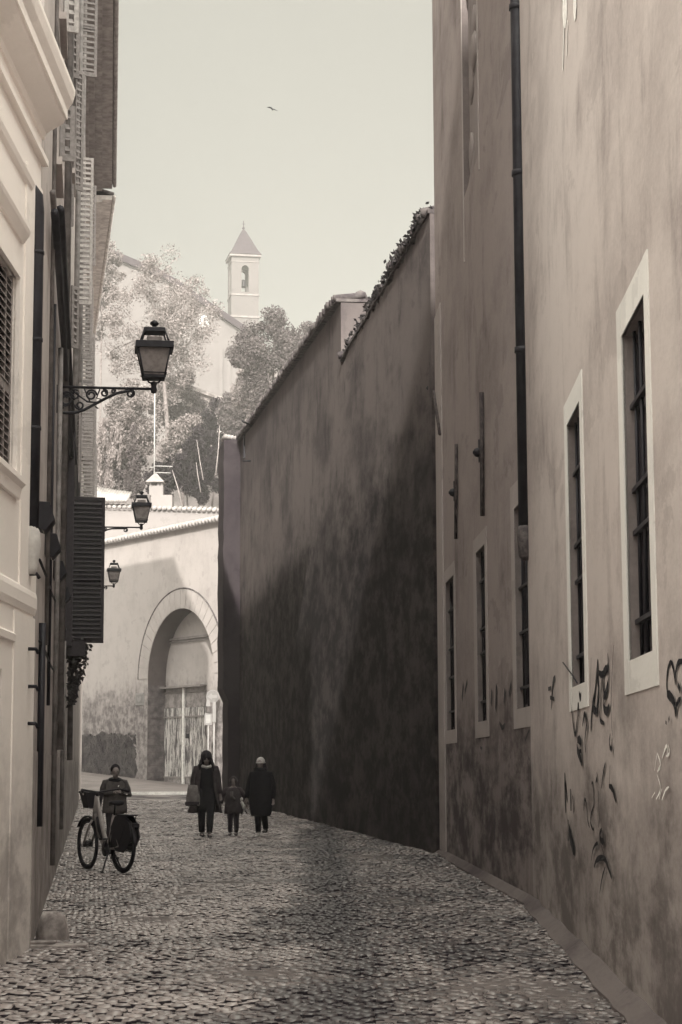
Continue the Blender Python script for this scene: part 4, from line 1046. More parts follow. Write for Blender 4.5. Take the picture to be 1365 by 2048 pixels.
m.loft(secs, False, False, False); o = m.build('kerb', M_['kerb']); o['kind'] = 'structure'
m = MB(); a = PG(225, 1589, .10); b = PG(384, 1589, .10)
m.box(((a.x - 3 + b.x) / 2 , 92.8, .07), (b.x - a.x + 3, .3, .15)); o = m.build('kerb', M_['travertine']); o['kind'] = 'structure'
q = PG(590, 1648, .03); m = MB(); m.extr([(q.x - .07, q.y, .03), (q.x + .05, q.y - .06, .03), (q.x + .09, q.y + .05, .05), (q.x - .02, q.y + .08, .06)], (0, 0, .006)); o = m.build('paper_scrap', M_['sign_white'], origin=(q.x, q.y, .03)); tag(o, 'tiny white scrap of paper on the cobbles right of the woman in the pale hat', 'litter')
# ---------------------------------------------------------------- bicycle
r_ = PG(246, 1750); f_ = PG(176, 1737)
hd = math.atan2(.91, -.578)
M_['rubber'] = plain('rubber', .018, -.4, .8, var=.2)
M_['bike_paint'] = plain('bike_paint', .36, .6, .45, var=.12, scale=20, bump=0)
M_['bike_dark'] = plain('bike_dark', .025, -.3, .5, var=.2, bump=0)
M_['chrome'] = plain('chrome', .6, .1, .2, metal=1, bump=0)
bk = thing('bicycle', 'pale step-through bicycle with dark rear wheel cover, parked on its stand by the left wall', 'bicycle', (r_.x, r_.y, .022), hd)
RW = .345; WBASE = 1.08
def wheel(cx, steer, name):
    mt = Matrix.Rotation(steer, 3, 'Z'); C_ = Vector((cx, 0, RW))
    pts = [C_ + mt @ Vector((math.cos(a) * (RW - .026), 0, math.sin(a) * (RW - .026))) for a in [2 * math.pi * k / 40 for k in range(41)]]
    w = MB(); w.tube(pts, .026, 8, caps=False); o = w.build(name, M_['rubber'], bk, world=False)
    g = MB(); pts = [C_ + mt @ Vector((math.cos(a) * (RW - .06), 0, math.sin(a) * (RW - .06))) for a in [2 * math.pi * k / 40 for k in range(41)]]
    g.tube(pts, .010, 6, caps=False); g.build('rim', M_['bike_dark'], o, world=False)
    g = MB(); 
    for k in range(28):
        a = 2 * math.pi * k / 28; s_ = .03 if k % 2 else -.03
        g.tube([C_ + mt @ Vector((math.cos(a + .5) * .02, s_, math.sin(a + .5) * .02)), C_ + mt @ Vector((math.cos(a) * (RW - .06), 0, math.sin(a) * (RW - .06)))], .0016, 4)
    g.build('spokes', M_['sign_grey'], o, world=False)
    g = MB(); q = mt @ Vector((0, 1, 0)); g.tube([C_ - q * .055, C_ + q * .055], .045 if name == 'front_wheel' else .035, 10); g.build('hub', M_['bike_dark'], o, world=False)
    return o
wheel(0, 0, 'rear_wheel'); wheel(WBASE, R(-3), 'front_wheel')
def T(pts, r, name, mat, par=None, n=8, **k):
    m = MB(); m.tube(pts, r, n, **k); return m.build(name, M_[mat], par or bk, world=False)
head_t = (.80, 0, .98); head_b = (.88, 0, .66); bb = (.42, 0, .30); seat_c = (.27, 0, .74)
m = MB()
m.tube([(.79, 0, .95), (.74, 0, .78), (.62, 0, .52), (.50, 0, .36), bb], [.03, .045, .055, .05, .045], 12, flat=.6)
m.tube([(.84, 0, .74), (.70, 0, .46), (.55, 0, .33), bb], [.03, .035, .035, .035], 10)
m.tube([head_t, head_b], .034, 12); m.tube([bb, seat_c], .030, 10)
for s_ in (-1, 1):
    m.tube([bb, (.2, s_ * .05, .31), (0, s_ * .06, RW)], .014, 6); m.tube([(.28, 0, .68), (.2, s_ * .05, .6), (0, s_ * .06, RW)], .012, 6)
m.build('frame', M_['bike_paint'], bk, world=False)
m = MB(); m.tube([(.735, 0, .70), (.66, 0, .54), (.57, 0, .42)], [.045, .052, .04], 12); m.build('battery', M_['bike_dark'], bk, world=False)
m = MB()
for s_ in (-1, 1): m.tube([(.88, s_ * .03, .66), (.92, s_ * .055, .6), (WBASE, s_ * .06, RW)], .015, 8)
m.build('fork', M_['bike_paint'], bk, world=False)
hb2 = T([(.60, -.31, 1.05), (.68, -.28, 1.07), (.77, -.14, 1.05), (.79, 0, 1.03), (.77, .14, 1.05), (.68, .28, 1.07), (.60, .31, 1.05)], .012, 'handlebar', 'bike_dark')
for s_ in (-1, 1):
    T([(.52, s_ * .33, 1.045), (.64, s_ * .30, 1.06)], .020, 'grip', 'rubber', hb2)
    T([(.66, s_ * .285, 1.05), (.60, s_ * .30, 1.01), (.54, s_ * .32, 1.0)], .007, 'brake_lever', 'chrome', hb2)
m = MB(); m.ball((.64, -.235, 1.10), .02, 8); m.build('bell', M_['chrome'], hb2, world=False)
T([head_t, (.79, 0, 1.04)], .02, 'stem', 'bike_dark')
m = MB()
b0 = [(.88, -.09, .82), (1.04, -.09, .82), (1.04, .09, .82), (.88, .09, .82)]; b1 = [(.86, -.13, 1.03), (1.09, -.13, 1.03), (1.09, .13, 1.03), (.86, .13, 1.03)]
m.loft([[Vector(v) for v in b0], [Vector(v) for v in b1]], caps=False, smooth=False); m.add(b0, [(0, 1, 2, 3)])
m.tube([b1[0], b1[1], b1[2], b1[3], b1[0]], .012, 5); ba = m.build('basket', M_['bike_dark'], bk, world=False)
T([(.88, 0, .85), (.86, 0, .72)], .015, 'basket_stay', 'bike_dark')
m = MB(); rings = []
for x, w_, z_ in ((.14, .075, .89), (.17, .10, .905), (.24, .095, .90), (.32, .05, .895), (.40, .022, .885), (.43, .01, .88)):
    rings.append([Vector((x, math.cos(a) * w_, z_ + math.sin(a) * .028)) for a in [2 * math.pi * k / 12 for k in range(12)]])
m.loft(rings); m.build('saddle', M_['rubber'], bk, world=False)
T([(.27, 0, .72), (.25, 0, .88)], .016, 'seat_post', 'bike_dark')
def guard(cx, a0, a1, r, w_, name, mat):
    m = MB(); rings = []
    for k in range(25):
        a = a0 + (a1 - a0) * k / 24; c = math.cos(a); s2 = math.sin(a)
        rings.append([Vector((cx + c * (r - .012), -w_, RW + s2 * (r - .012))), Vector((cx + c * r, -w_ * .6, RW + s2 * r)), Vector((cx + c * r, w_ * .6, RW + s2 * r)), Vector((cx + c * (r - .012), w_, RW + s2 * (r - .012))), Vector((cx + c * (r - .006), 0, RW + s2 * (r - .006)))])
    m.loft(rings, True, True, True); return m.build(name, M_[mat], bk, world=False)
guard(0, R(-10), R(175), .372, .032, 'mudguard', 'bike_dark'); guard(WBASE, R(35), R(165), .372, .032, 'mudguard', 'bike_dark')
for s_ in (-1, 1):
    m = MB(); poly = [(.24, .58), (.12, .73), (-.16, .74), (-.31, .63), (-.36, .47), (-.27, .36), (-.14, .27), (.08, .28), (.2, .38)]
    m.extr([(x, s_ * .055, z) for x, z in poly], (0, s_ * .012, 0)); m.build('wheel_cover', M_['bike_dark'], bk, world=False)
m = MB(); m.box((-.36, 0, .62), (.02, .10, .05)); m.build('rear_light', M_['bike_dark'], bk, world=False)
m = MB(); m.box((-.08, 0, .745), (.42, .13, .018)); m.tube([(-.25, -.06, .74), (-.02, -.07, .37)], .007, 5); m.tube([(-.25, .06, .74), (-.02, .07, .37)], .007, 5); m.build('rear_rack', M_['bike_dark'], bk, world=False)
m = MB()
for s_ in (-1, 1): m.tube([(.36, s_ * .03, .28), (.33, s_ * .10, .12), (.30, s_ * .15, .004)], .011, 6); m.box((.29, s_ * .155, .006), (.06, .03, .012))
m.box((.37, 0, .26), (.08, .09, .06)); m.build('kickstand', M_['bike_dark'], bk, world=False)
m = MB(); m.tube([(.42, -.07, .30), (.42, .07, .30)], .05, 12); m.tube([(.42, -.07, .30), (.52, -.08, .17)], .012, 6); m.tube([(.42, .07, .30), (.32, .08, .43)], .012, 6)
m.tube([(.42, .055, .30), (.42, .06, .30)], .10, 20); cr_ = m.build('crank', M_['bike_dark'], bk, world=False)
for x, y, z in ((.52, -.13, .17), (.32, .13, .43)):
    m = MB(); m.box((x, y, z), (.09, .085, .022)); m.build('pedal', M_['rubber'], cr_, world=False)

# ---------------------------------------------------------------- people
M_['skin'] = plain('skin', .22, .9, .6, var=.1, bump=0)
for nm, v, wm in (('cloth_black', .012, -.4), ('cloth_dark', .03, .2), ('cloth_brown', .05, .7), ('cloth_grey', .09, .6), ('cloth_pale', .5, .4), ('hair_dark', .02, .3), ('shoe_dark', .015, 0), ('bag_grey', .17, .5), ('knit_pale', .5, .4), ('cloth_mid', .06, .5)):
    M_[nm] = plain(nm, v, wm, .85, var=.25, scale=14, bump=.003)
M_['eye'] = plain('eye', .02, 0, .3, bump=0)
def hand(m, w_, d, side, H, curl=.5):
    """palm and five bent fingers from wrist w_ heading d"""
    d = Vector(d).normalized(); sd = d.cross(Vector((0, 1, 0)));
    if sd.length < .1: sd = d.cross(Vector((0, 0, 1)))
    sd = sd.normalized() * side; nn = sd.cross(d).normalized()
    k = H / 1.7; p = w_ + d * .05 * k
    m.tube([w_, w_ + d * .03 * k, w_ + d * .085 * k], [.021 * k, .034 * k, .030 * k], 8, flat=.5)
    for i, ln in enumerate((.066, .076, .070, .054)):
        b = w_ + d * .082 * k + sd * (.027 - .018 * i) * k
        e1 = b + (d * math.cos(curl * .5) + nn * math.sin(curl * .5)) * ln * .45 * k; e2 = e1 + (d * math.cos(curl * 1.5) + nn * math.sin(curl * 1.5)) * ln * .5 * k
        m.tube([b - d * .01 * k, e1, e2], [.0095 * k, .009 * k, .007 * k], 6)
    b = w_ + d * .03 * k + sd * .026 * k; e1 = b + (d * .6 + sd * .6 + nn * .2).normalized() * .035 * k
    m.tube([b, e1, e1 + (d * .9 + sd * .1 + nn * .3).normalized() * .03 * k], [.011 * k, .010 * k, .008 * k], 6)
def person(label, loc, H, rz, J, arms, parts, vox=.0065):
    """J: joint overrides in body heights, facing -Y; arms: [(shoulder, elbow, wrist, hand dir), ...]"""
    o = thing('person', label, 'person', loc, rz, 'people walking in the alley' if 'walking' in label else None)
    S = lambda x, y, z: Vector((x * H, y * H, z * H))
    m = MB(); hx, hy, hz = J.get('head', (0, -.012, .925))
    m.tube([S(0, 0, .50), S(0, .0, .58), S(0, .006, .68), S(0, .004, .76), S(0, 0, .80), S(0, 0, .83)], [.075 * H, .072 * H, .082 * H, .095 * H, .075 * H, .035 * H], 12, flat=.68)
    m.tube([S(0, 0, .80), S(hx * .6, hy * .6, .86), S(hx, hy + .008, hz - .02)], [.034 * H, .030 * H, .03 * H], 10)
    m.ball(S(hx, hy, hz + .012), (.045 * H, .056 * H, .062 * H), 14); m.ball(S(hx, hy - .014, hz - .025), (.034 * H, .040 * H, .038 * H), 12)
    m.ball(S(hx, hy - .058, hz - .010), (.007 * H, .013 * H, .014 * H), 6)      # nose
    m.ball(S(hx, hy - .052, hz - .034), (.014 * H, .006 * H, .005 * H), 6)      # mouth
    for s_ in (-1, 1): m.ball(S(hx + s_ * .045, hy + .004, hz - .004), (.006 * H, .012 * H, .018 * H), 6)
    for s_, kn, an in ((-1, *J['legL']), (1, *J['legR'])):
        m.tube([S(s_ * .048, 0, .53), S(s_ * .052, -.005, .45), S(*kn), S(kn[0] * .4 + an[0] * .6, kn[1] * .4 + an[1] * .6 + .01, kn[2] * .4 + an[2] * .6 + .02), S(*an)], [.060 * H, .055 * H, .034 * H, .032 * H, .021 * H], 10)
        m.tube([S(an[0], an[1] + .022, an[2] - .018), S(an[0], an[1] - .03, an[2] - .020), S(an[0] + s_ * .006, an[1] - .085, an[2] - .028)], [.022 * H, .024 * H, .016 * H], 8, flat=.6)
    for sh, el, wr, hdv in arms:
        s_ = 1 if sh[0] > 0 else -1
        m.tube([S(sh[0] * .6, sh[1], sh[2] + .0), S(*sh), S(*el), S(*wr)], [.036 * H, .031 * H, .024 * H, .016 * H], 9)
        hand(m, S(*wr), hdv, -s_, H)
    b = m.build('body', M_['skin'], o, world=False)
    rm = b.modifiers.new('merge', 'REMESH'); rm.mode = 'VOXEL'; rm.voxel_size = vox * H / 1.6; rm.use_smooth_shade = True
    for s_ in (-1, 1):
        e = MB(); e.ball(S(hx + s_ * .018, hy - .047, hz + .008), (.0075 * H, .005 * H, .0055 * H), 8); e.build('eye', M_['eye'], o, world=False)
    # shoes
    for s_, kn, an in ((-1, *J['legL']), (1, *J['legR'])):
        e = MB(); rings = []
        for y_, w_, h_ in ((.034, .012, .03), (.02, .024, .05), (-.02, .028, .045), (-.06, .030, .028), (-.092, .026, .018), (-.105, .010, .008)):
            base = an[2] - .046
            rings.append([S(an[0] + math.cos(a) * w_, an[1] + y_, base + max(0, (math.sin(a) * .5 + .5)) * h_ + .001) for a in [2 * math.pi * k / 10 for k in range(10)]])
        e.loft(rings); e.build('shoe', parts.get('shoe' + ('L' if s_ < 0 else 'R'), parts.get('shoe', M_['shoe_dark'])), o, world=False)
    # trousers
    tz = parts.get('trouser')
    if tz is not None:
        e = MB()
        for s_, kn, an in ((-1, *J['legL']), (1, *J['legR'])):
            e.tube([S(s_ * .045, 0, .56), S(s_ * .052, -.004, .46), S(*kn), S(kn[0] * .4 + an[0] * .6, kn[1] * .4 + an[1] * .6 + .01, kn[2] * .4 + an[2] * .6 + .01), S(an[0], an[1], an[2] + .01)], [.068 * H, .064 * H, .046 * H, .042 * H, .034 * H], 12)
        e.build('trousers', tz, o, world=False)
    # coat: rings (z, half width, half depth, y shift); front gap leaves it open
    for nm, rings_, mat, gap, fold, sd in parts.get('coats', []):
        e = MB(); rg = random.Random(sd); rings = []; N = 40
        ph = [rg.uniform(0, 6.3) for _ in range(3)]
        for (z_, w_, d_, ys) in rings_:
            rr = []
            t_ = (rings_[0][0] - z_) / (rings_[0][0] - rings_[-1][0])
            for k in range(N + (1 if gap else 0)):
                a = -math.pi / 2 + gap * (.6 + .4 * t_) + (2 * math.pi - 2 * gap * (.6 + .4 * t_)) * k / N if gap else -math.pi / 2 + 2 * math.pi * k / N
                f = 1 + fold * t_ * (math.sin(a * 5 + ph[0]) * .5 + math.sin(a * 9 + ph[1] + z_ * 8) * .3 + math.sin(a * 3 + ph[2]) * .4)
                rr.append(S(math.cos(a) * w_ * f, ys + math.sin(a) * d_ * f, z_ + .004 * math.sin(a * 3 + ph[1]) * t_))
            rings.append(rr)
        e.loft(rings, not gap, False, True); c = e.build(nm, mat, o, world=False)
        so_ = c.modifiers.new('t', 'SOLIDIFY'); so_.thickness = .012; so_.offset = 1
    sl = parts.get('sleeve')
    if sl is not None:
        for sh, el, wr, hdv in arms:
            e = MB(); q = [S(sh[0] * .55, sh[1], sh[2] + .008), S(*sh), S((sh[0] + el[0]) / 2 * 1.02, (sh[1] + el[1]) / 2, (sh[2] + el[2]) / 2), S(*el), S(*[(a + b) / 2 for a, b in zip(el, wr)]), S(*wr)]
            e.tube(q, [.040 * H, .046 * H, .043 * H, .038 * H, .034 * H, .031 * H], 12); e.build('sleeve', sl, o, world=False)
    return o, S
def hairmesh(o, S, H, head, mat, length=0, name='hair', vol=1.0, seed=1):
    hx, hy, hz = head; e = MB(); rg = random.Random(seed)
    e.ball(S(hx, hy + .012, hz + .022), (.054 * H * vol, .060 * H * vol, .060 * H * vol), 14)
    if length:
        for k in range(26):
            a = math.pi * (-.12 + 1.24 * k / 25); x = math.cos(a) * .048; y = math.sin(a) * .05 + .0
            L_ = length * rg.uniform(.8, 1.05)
            e.tube([S(hx + x * .9, hy + y + .004, hz + .03), S(hx + x * 1.25, hy + y * 1.1, hz - .03), S(hx + x * 1.7, hy + y * .95 - .012, hz - .03 - L_ * .5), S(hx + x * 1.75, hy + y * .7 - .022, hz - .03 - L_)], [.016 * H, .018 * H, .017 * H, .006 * H], 6)
    e.build(name, mat, o, world=False)

# woman with open coat and tote
p = PG(412, 1674, .02); Hh = 1.66
J = dict(legL=((-.05, -.02, .28), (-.045, .02, .05)), legR=((.045, -.075, .285), (.03, -.14, .05)), head=(0.0, -.03, .915))
arms = [((-.108, 0, .795), (-.15, .01, .64), (-.155, -.03, .50), (0, -.15, -1)), ((.108, 0, .795), (.145, .02, .64), (.165, -.01, .50), (.1, -.1, -1))]
coat = [(.84, .045, .04, 0), (.82, .10, .06, 0), (.79, .135, .075, 0), (.70, .135, .088, 0), (.60, .135, .092, 0), (.50, .155, .10, .005), (.40, .178, .115, .01), (.28, .205, .13, .015)]
dress = [(.83, .05, .05, -.008), (.80, .085, .075, -.004), (.72, .105, .086, 0), (.6, .095, .082, 0), (.5, .10, .072, -.002), (.38, .105, .078, -.004), (.30, .105, .075, -.006)]
o, S = person('long-haired woman walking towards us in an open brown coat over black, carrying a tote bag', (p.x, p.y, .02), Hh, R(9), J, arms,
    dict(trouser=M_['cloth_black'], coats=[('dress', dress, M_['cloth_black'], 0, .05, 3), ('coat', coat, M_['cloth_brown'], .85, .10, 5)], sleeve=M_['cloth_brown']))
hairmesh(o, S, Hh, (0, -.03, .915), M_['hair_dark'], .12, vol=1.25)
e = MB(); e.tube([S(-.06, -.02, .835), S(-.045, -.062, .822), S(0, -.082, .808), S(.045, -.062, .822), S(.06, -.02, .835), S(.04, .03, .85), S(-.04, .03, .85), S(-.06, -.02, .835)], .017 * Hh, 8); e.build('scarf', M_['knit_pale'], o, world=False)
q = P(387, 1590, p.y - .12)
bg_ = thing('tote_bag', 'pale grey tote bag hanging from the long-haired woman\'s arm', 'bag', (q.x, p.y - .08, q.z - .2))
m = MB(); a = q.z
rings = []
for z_, w_, d_ in ((a - .21, .13, .04), (a - .19, .145, .05), (a - .05, .14, .06), (a + .12, .115, .04), (a + .19, .10, .02)):
    rings.append([Vector((q.x + math.cos(t) * w_, p.y - .10 + math.sin(t) * d_, z_ + .006 * math.sin(3 * t))) for t in [2 * math.pi * k / 20 for k in range(20)]])
m.loft(rings, smooth=True); m.build('bag_body', M_['bag_grey'], bg_)
wr = Vector((p.x, p.y, 0)) + Matrix.Rotation(R(9), 3, 'Z') @ S(-.155, -.03, .47)
m = MB(); m.tube([Vector((q.x - .06, p.y - .10, a + .18)), Vector((wr.x - .01, wr.y, wr.z + .02)), Vector((q.x + .06, p.y - .10, a + .18))], .009, 6); m.build('strap', M_['cloth_dark'], bg_)
m = MB(); rings = [[Vector((q.x - .01 + math.cos(t) * w_, p.y - .10 + math.sin(t) * (d_), z_)) for t in [2 * math.pi * k / 20 for k in range(20)]] for z_, w_, d_ in ((a - .212, .135, .045), (a - .18, .152, .055), (a - .13, .150, .06))]
m.loft(rings, smooth=True); m.build('bag_base', M_['cloth_dark'], bg_)
# child
p2 = PG(467, 1671, .02); Hh = 1.17; J = dict(legL=((-.05, -.03, .27), (-.05, -.02, .05)), legR=((.05, -.02, .27), (.052, .01, .05)), head=(0, -.01, .91))
arms = [((-.11, 0, .77), (-.19, -.01, .66), (-.205, -.04, .54), (-.2, -.2, -1)), ((.11, 0, .77), (.19, .0, .66), (.23, -.02, .53), (.25, -.1, -1))]
coat = [(.81, .05, .045, 0), (.79, .10, .06, 0), (.75, .135, .08, 0), (.65, .14, .092, 0), (.55, .145, .098, 0), (.45, .155, .10, 0), (.37, .16, .10, 0)]
o, S = person('small child walking between the two women in a padded jacket, with a pale hood rim', (p2.x, p2.y, .02), Hh, R(-2), J, arms, dict(trouser=M_['cloth_dark'], coats=[('jacket', coat, M_['cloth_brown'], 0, .05, 8)], sleeve=M_['cloth_brown']))
hd_ = (0, -.01, .91); e = MB(); hx, hy, hz = hd_
e.ball(S(hx, hy + .016, hz + .02), (.066 * Hh, .066 * Hh, .072 * Hh), 14); e.build('hood', M_['cloth_mid'], o, world=False)
e = MB(); e.tube([S(math.cos(t) * .064, hy - .03, hz + .005 + math.sin(t) * .072) for t in [math.pi * (-.05 + 1.1 * k / 16) for k in range(17)]], .010 * Hh, 6); e.build('hood_rim', M_['cloth_grey'], o, world=False)
e = MB(); e.tube([S(-.02, -.10, .74), S(-.02, -.115, .66), S(.03, -.115, .60)], .028 * Hh, 8); e.build('scarf', M_['cloth_grey'], o, world=False)
# toy held between child and woman
q = P(487, 1608, p2.y - .03); ty = thing('toy', 'small pale-headed toy dangling between the child and the woman in the pale hat', 'toy', tuple(q))
m = MB(); m.ball(P(484, 1599, p2.y - .06), (.03, .03, .045), 10); m.tube([P(483, 1603, p2.y - .05), P(488, 1612, p2.y - .05), P(489, 1622, p2.y - .05)], [.03, .04, .02], 8); m.build('toy_body', M_['cloth_pale'], ty)
m = MB(); m.tube([P(488, 1618, p2.y - .05), P(495, 1627, p2.y - .05)], .012, 6); m.tube([P(486, 1618, p2.y - .05), P(484, 1629, p2.y - .05)], .012, 6); m.tube([P(488, 1608, p2.y - .05), P(497, 1606, p2.y - .05)], .012, 6); m.build('toy_limbs', M_['cloth_dark'], ty)
# woman in black
p3 = PG(522, 1673, .02); Hh = 1.52; J = dict(legL=((-.035, -.03, .28), (-.02, -.05, .05)), legR=((.035, .01, .28), (.03, .13, .09)), head=(0, -.02, .93))
arms = [((-.115, 0, .79), (-.165, .0, .63), (-.175, -.05, .49), (-.3, -.2, -1)), ((.115, 0, .79), (.16, .02, .63), (.165, -.01, .48), (.05, -.1, -1))]
coat = [(.86, .045, .055, 0), (.83, .09, .078, 0), (.80, .13, .092, 0), (.70, .145, .098, 0), (.58, .15, .10, 0), (.46, .155, .105, 0), (.36, .15, .10, 0), (.29, .135, .095, 0), (.26, .12, .09, 0)]
o, S = person('woman walking nearest the dark wall in a long black coat and pale knitted hat', (p3.x, p3.y, .02), Hh, R(-13), J, arms, dict(trouser=M_['cloth_black'], coats=[('coat', coat, M_['cloth_black'], 0, .06, 4)], sleeve=M_['cloth_black'], shoeL=M_['cloth_pale'], shoeR=M_['shoe_dark']))
hx, hy, hz = (0, -.02, .93); e = MB(); e.ball(S(hx, hy + .010, hz + .026), (.056 * Hh, .060 * Hh, .058 * Hh), 16); e.tube([S(math.cos(t) * .053, hy + .008 + math.sin(t) * .058, hz + .012) for t in [2 * math.pi * k / 20 for k in range(21)]], .011 * Hh, 6); e.build('knitted_hat', M_['knit_pale'], o, world=False)
hairmesh(o, S, Hh, (0, -.005, .905), M_['hair_dark'], .04, vol=.9)
e = MB(); e.tube([S(math.cos(t) * .05, math.sin(t) * .05 - .005, .85) for t in [2 * math.pi * k / 20 for k in range(21)]], .024 * Hh, 8); e.build('scarf', M_['cloth_black'], o, world=False)
# person behind the bicycle
p4 = Vector((P(230, 1600, 32.5).x, 32.5, .0)); Hh = 1.41; J = dict(legL=((-.05, -.01, .28), (-.06, .01, .05)), legR=((.05, -.01, .28), (.06, .0, .05)), head=(.0, -.045, .915))
arms = [((-.115, 0, .79), (-.16, -.03, .655), (-.03, -.135, .68), (1, -.2, .15)), ((.115, 0, .79), (.165, -.03, .65), (.05, -.135, .675), (-1, -.2, .15))]
coat = [(.84, .05, .055, -.01), (.81, .095, .08, -.005), (.78, .13, .09, 0), (.68, .14, .09, 0), (.58, .14, .095, 0), (.48, .15, .10, 0), (.43, .15, .10, 0)]
o, S = person('dark-haired person standing behind the bicycle, looking down at folded hands, in a grey jacket', tuple(p4), Hh, R(14), J, arms, dict(trouser=M_['cloth_dark'], coats=[('jacket', coat, M_['cloth_grey'], 0, .04, 9)], sleeve=M_['cloth_mid']))
hairmesh(o, S, Hh, (0, -.03, .93), M_['hair_dark'], 0, vol=1.08)
e = MB(); e.tube([S(math.cos(t) * .06, math.sin(t) * .06 - .01, .825 + .01 * math.sin(t)) for t in [2 * math.pi * k / 20 for k in range(21)]], .024 * Hh, 8); e.build('collar', M_['cloth_black'], o, world=False)
# ---------------------------------------------------------------- buildings behind the camera and shading ones
def block(name, label, poly, h, mat):
    o = thing(name, label, 'house', (poly[0][0], poly[0][1], 0)); m = MB(); m.prism(poly, 0, h); m.build('wall', mat, o)
    m = MB(); cx = sum(p[0] for p in poly) / len(poly); cy = sum(p[1] for p in poly) / len(poly)
    q = [(cx + (x - cx) * 1.0, cy + (y - cy) * 1.0, h + .002) for x, y in poly]; n = len(q)
    m.add(q + [(cx, cy, h + .6)], [(i, (i + 1) % n, n) for i in range(n)]); m.build('roof', M_['tile'], o); return o
C0 = Vector((-12.56, 91.0)); wv = Vector((-.56, .828)); st = Vector((-.131, 1)).normalized()
c1 = C0 + wv * 22; c2 = c1 + Vector((-8, -22)); c3 = C0 - st * 14 + Vector((-10, 0)); c4 = C0 - st * 14
block('unseen_block', 'unseen block added behind the far left houses to shade the archway wall', [tuple(C0), tuple(c1), tuple(c2), tuple(c3), tuple(c4)], 31.6, M_['plaster_street'])  # made-up block, shaped for the shadow it throws on the archway wall
block('unseen_block', 'tall house on the left behind the camera', [(-2.75, 11.6), (-2.75, -50), (-14, -50), (-14, 11.6)], 4.8, M_['plaster_street'])
block('unseen_block', 'house on the right behind the camera', [(2.0, 5.9), (2.0, -50), (12, -50), (12, 5.9)], 5.0, M_['plaster_street'])
block('unseen_block', 'unseen block added far behind the camera to shade the street', [(-40, -60), (25, -60), (25, -72), (-40, -72)], 56.0, M_['plaster_street'])  # made-up block out of view, high enough to keep sun off the street
# far hill buildings ------------------------------------------------------------
M_['tower_wall'] = plaster('tower_wall', .125, .10, .2, .3, warm=.5, iso=1)
tw = thing('bell_tower', 'slender pale bell tower with a pointed roof on the hilltop', 'bell tower', (0, 0, 0))
c = P(487, 560, 260); W_ = 3.85; th = R(11)
tw.location = (c.x, c.y, 50); tw.rotation_euler = (0, 0, th)
zz = lambda py: P(487, py, 258).z - 50
Mw = world_of(tw)
ob = zz(583); ot = zz(530); 
m = MB()
class LW(Wall): pass
hw2 = W_ / 2
faces = [((-hw2, -hw2), (hw2, -hw2)), ((hw2, -hw2), (hw2, hw2)), ((hw2, hw2), (-hw2, hw2)), ((-hw2, hw2), (-hw2, -hw2))]
for A_, B_ in faces:
    Wf = Wall(A_, B_, -1); rr = .50
    arch_wall(m, Wf, 0, W_, 0, zz(512), W_ / 2, rr, ob, ot - rr, .5, 10)
m.build('wall', M_['tower_wall'], tw, world=False)
m = MB(); m.box((0, 0, ob - .2), (W_ - 1.1, W_ - 1.1, .3)); m.box((0, 0, ot + 1.0), (W_ - 1.1, W_ - 1.1, .3)); m.build('belfry_floor', M_['plaster_far'], tw, world=False)
m = MB()
for y_, e, hh in ((511, .30, .28), (589, .10, .22), (633, .14, .3), (523, .08, .12)): m.box((0, 0, zz(y_)), (W_ + 2 * e, W_ + 2 * e, hh))
m.build('cornice', M_['beam_tone'], tw, world=False)
m = MB(); e = W_ / 2 + .36; zt_a = zz(450); zb_a = zz(508)
rings = []
for k, (f_, z_) in enumerate(((1, 0), (.86, .10), (.62, .36), (.40, .62), (.2, .84), (.03, 1))):
    h_ = e * f_; rings.append([(-h_, -h_, zb_a + (zt_a - zb_a) * z_), (h_, -h_, zb_a + (zt_a - zb_a) * z_), (h_, h_, zb_a + (zt_a - zb_a) * z_), (-h_, h_, zb_a + (zt_a - zb_a) * z_)])
m.loft(rings, smooth=False); M_['far_roof'] = plain('far_roof', .038, .7, .9, var=.15, scale=2); m.build('roof', M_['far_roof'], tw, world=False)
m = MB(); m.tube([(0, 0, zt_a - .3), (0, 0, zz(434))], .06, 6); m.ball((0, 0, zt_a + .1), .2, 8); m.box((0, 0, zz(440)), (.5, .06, .06)); m.build('finial', M_['far_roof'], tw, world=False)
m = MB(); m.lathe([(.12, 1.1), (.3, 1.0), (.36, .5), (.5, .1), (.5, 0)], (0, 0, ob + 1.1), 12); m.build('bell', M_['iron'], tw, world=False)

ch = thing('church', 'pale church with a long sloping gable roof behind the leafy tree', 'church', (-20, 225, 40))
def PC(px, py): return P(px, py, 225)
q = [PC(205, 508), PC(330, 560), PC(450, 640), PC(486, 664)]
b0 = Vector((q[-1].x, 225, 38)); apex = Vector((q[0].x - 5, 225, q[0].z + 1.5))
bl = Vector((apex.x - 16, 225, 38)); tl = Vector((apex.x - 16, 225, apex.z - 9))
m = MB(); m.extr([b0, q[-1], q[2], q[1], q[0], apex, tl, bl], (0, 24, 0)); m.build('wall', M_['church_wall'], ch)
m = MB(); line = [tl, apex, q[0], q[1], q[2], q[3] + Vector((.5, 0, -.4))]
m.extr([v + Vector((0, -.7, .02)) for v in line] + [v + Vector((0, -.7, .9)) for v in line[::-1]], (0, 26, 0)); m.build('roof', M_['far_roof'], ch)
m = MB(); wq = P(409, 642, 224.9); m.box(wq, (1.2, .2, 1.6)); m.build('window', M_['sign_grey'], ch)
for px in (442, 458):
    m = MB(); a_ = P(px, 760, 224.8); m.box((a_.x, 224.9, 44), (.5, .3, 15)); m.build('pilaster', M_['church_wall'], ch)
hh = thing('hill_house', 'low dark-roofed house in the greenery beneath the church', 'house', (-14, 172, 30))
a = P(372, 775, 172); b = P(472, 814, 172)
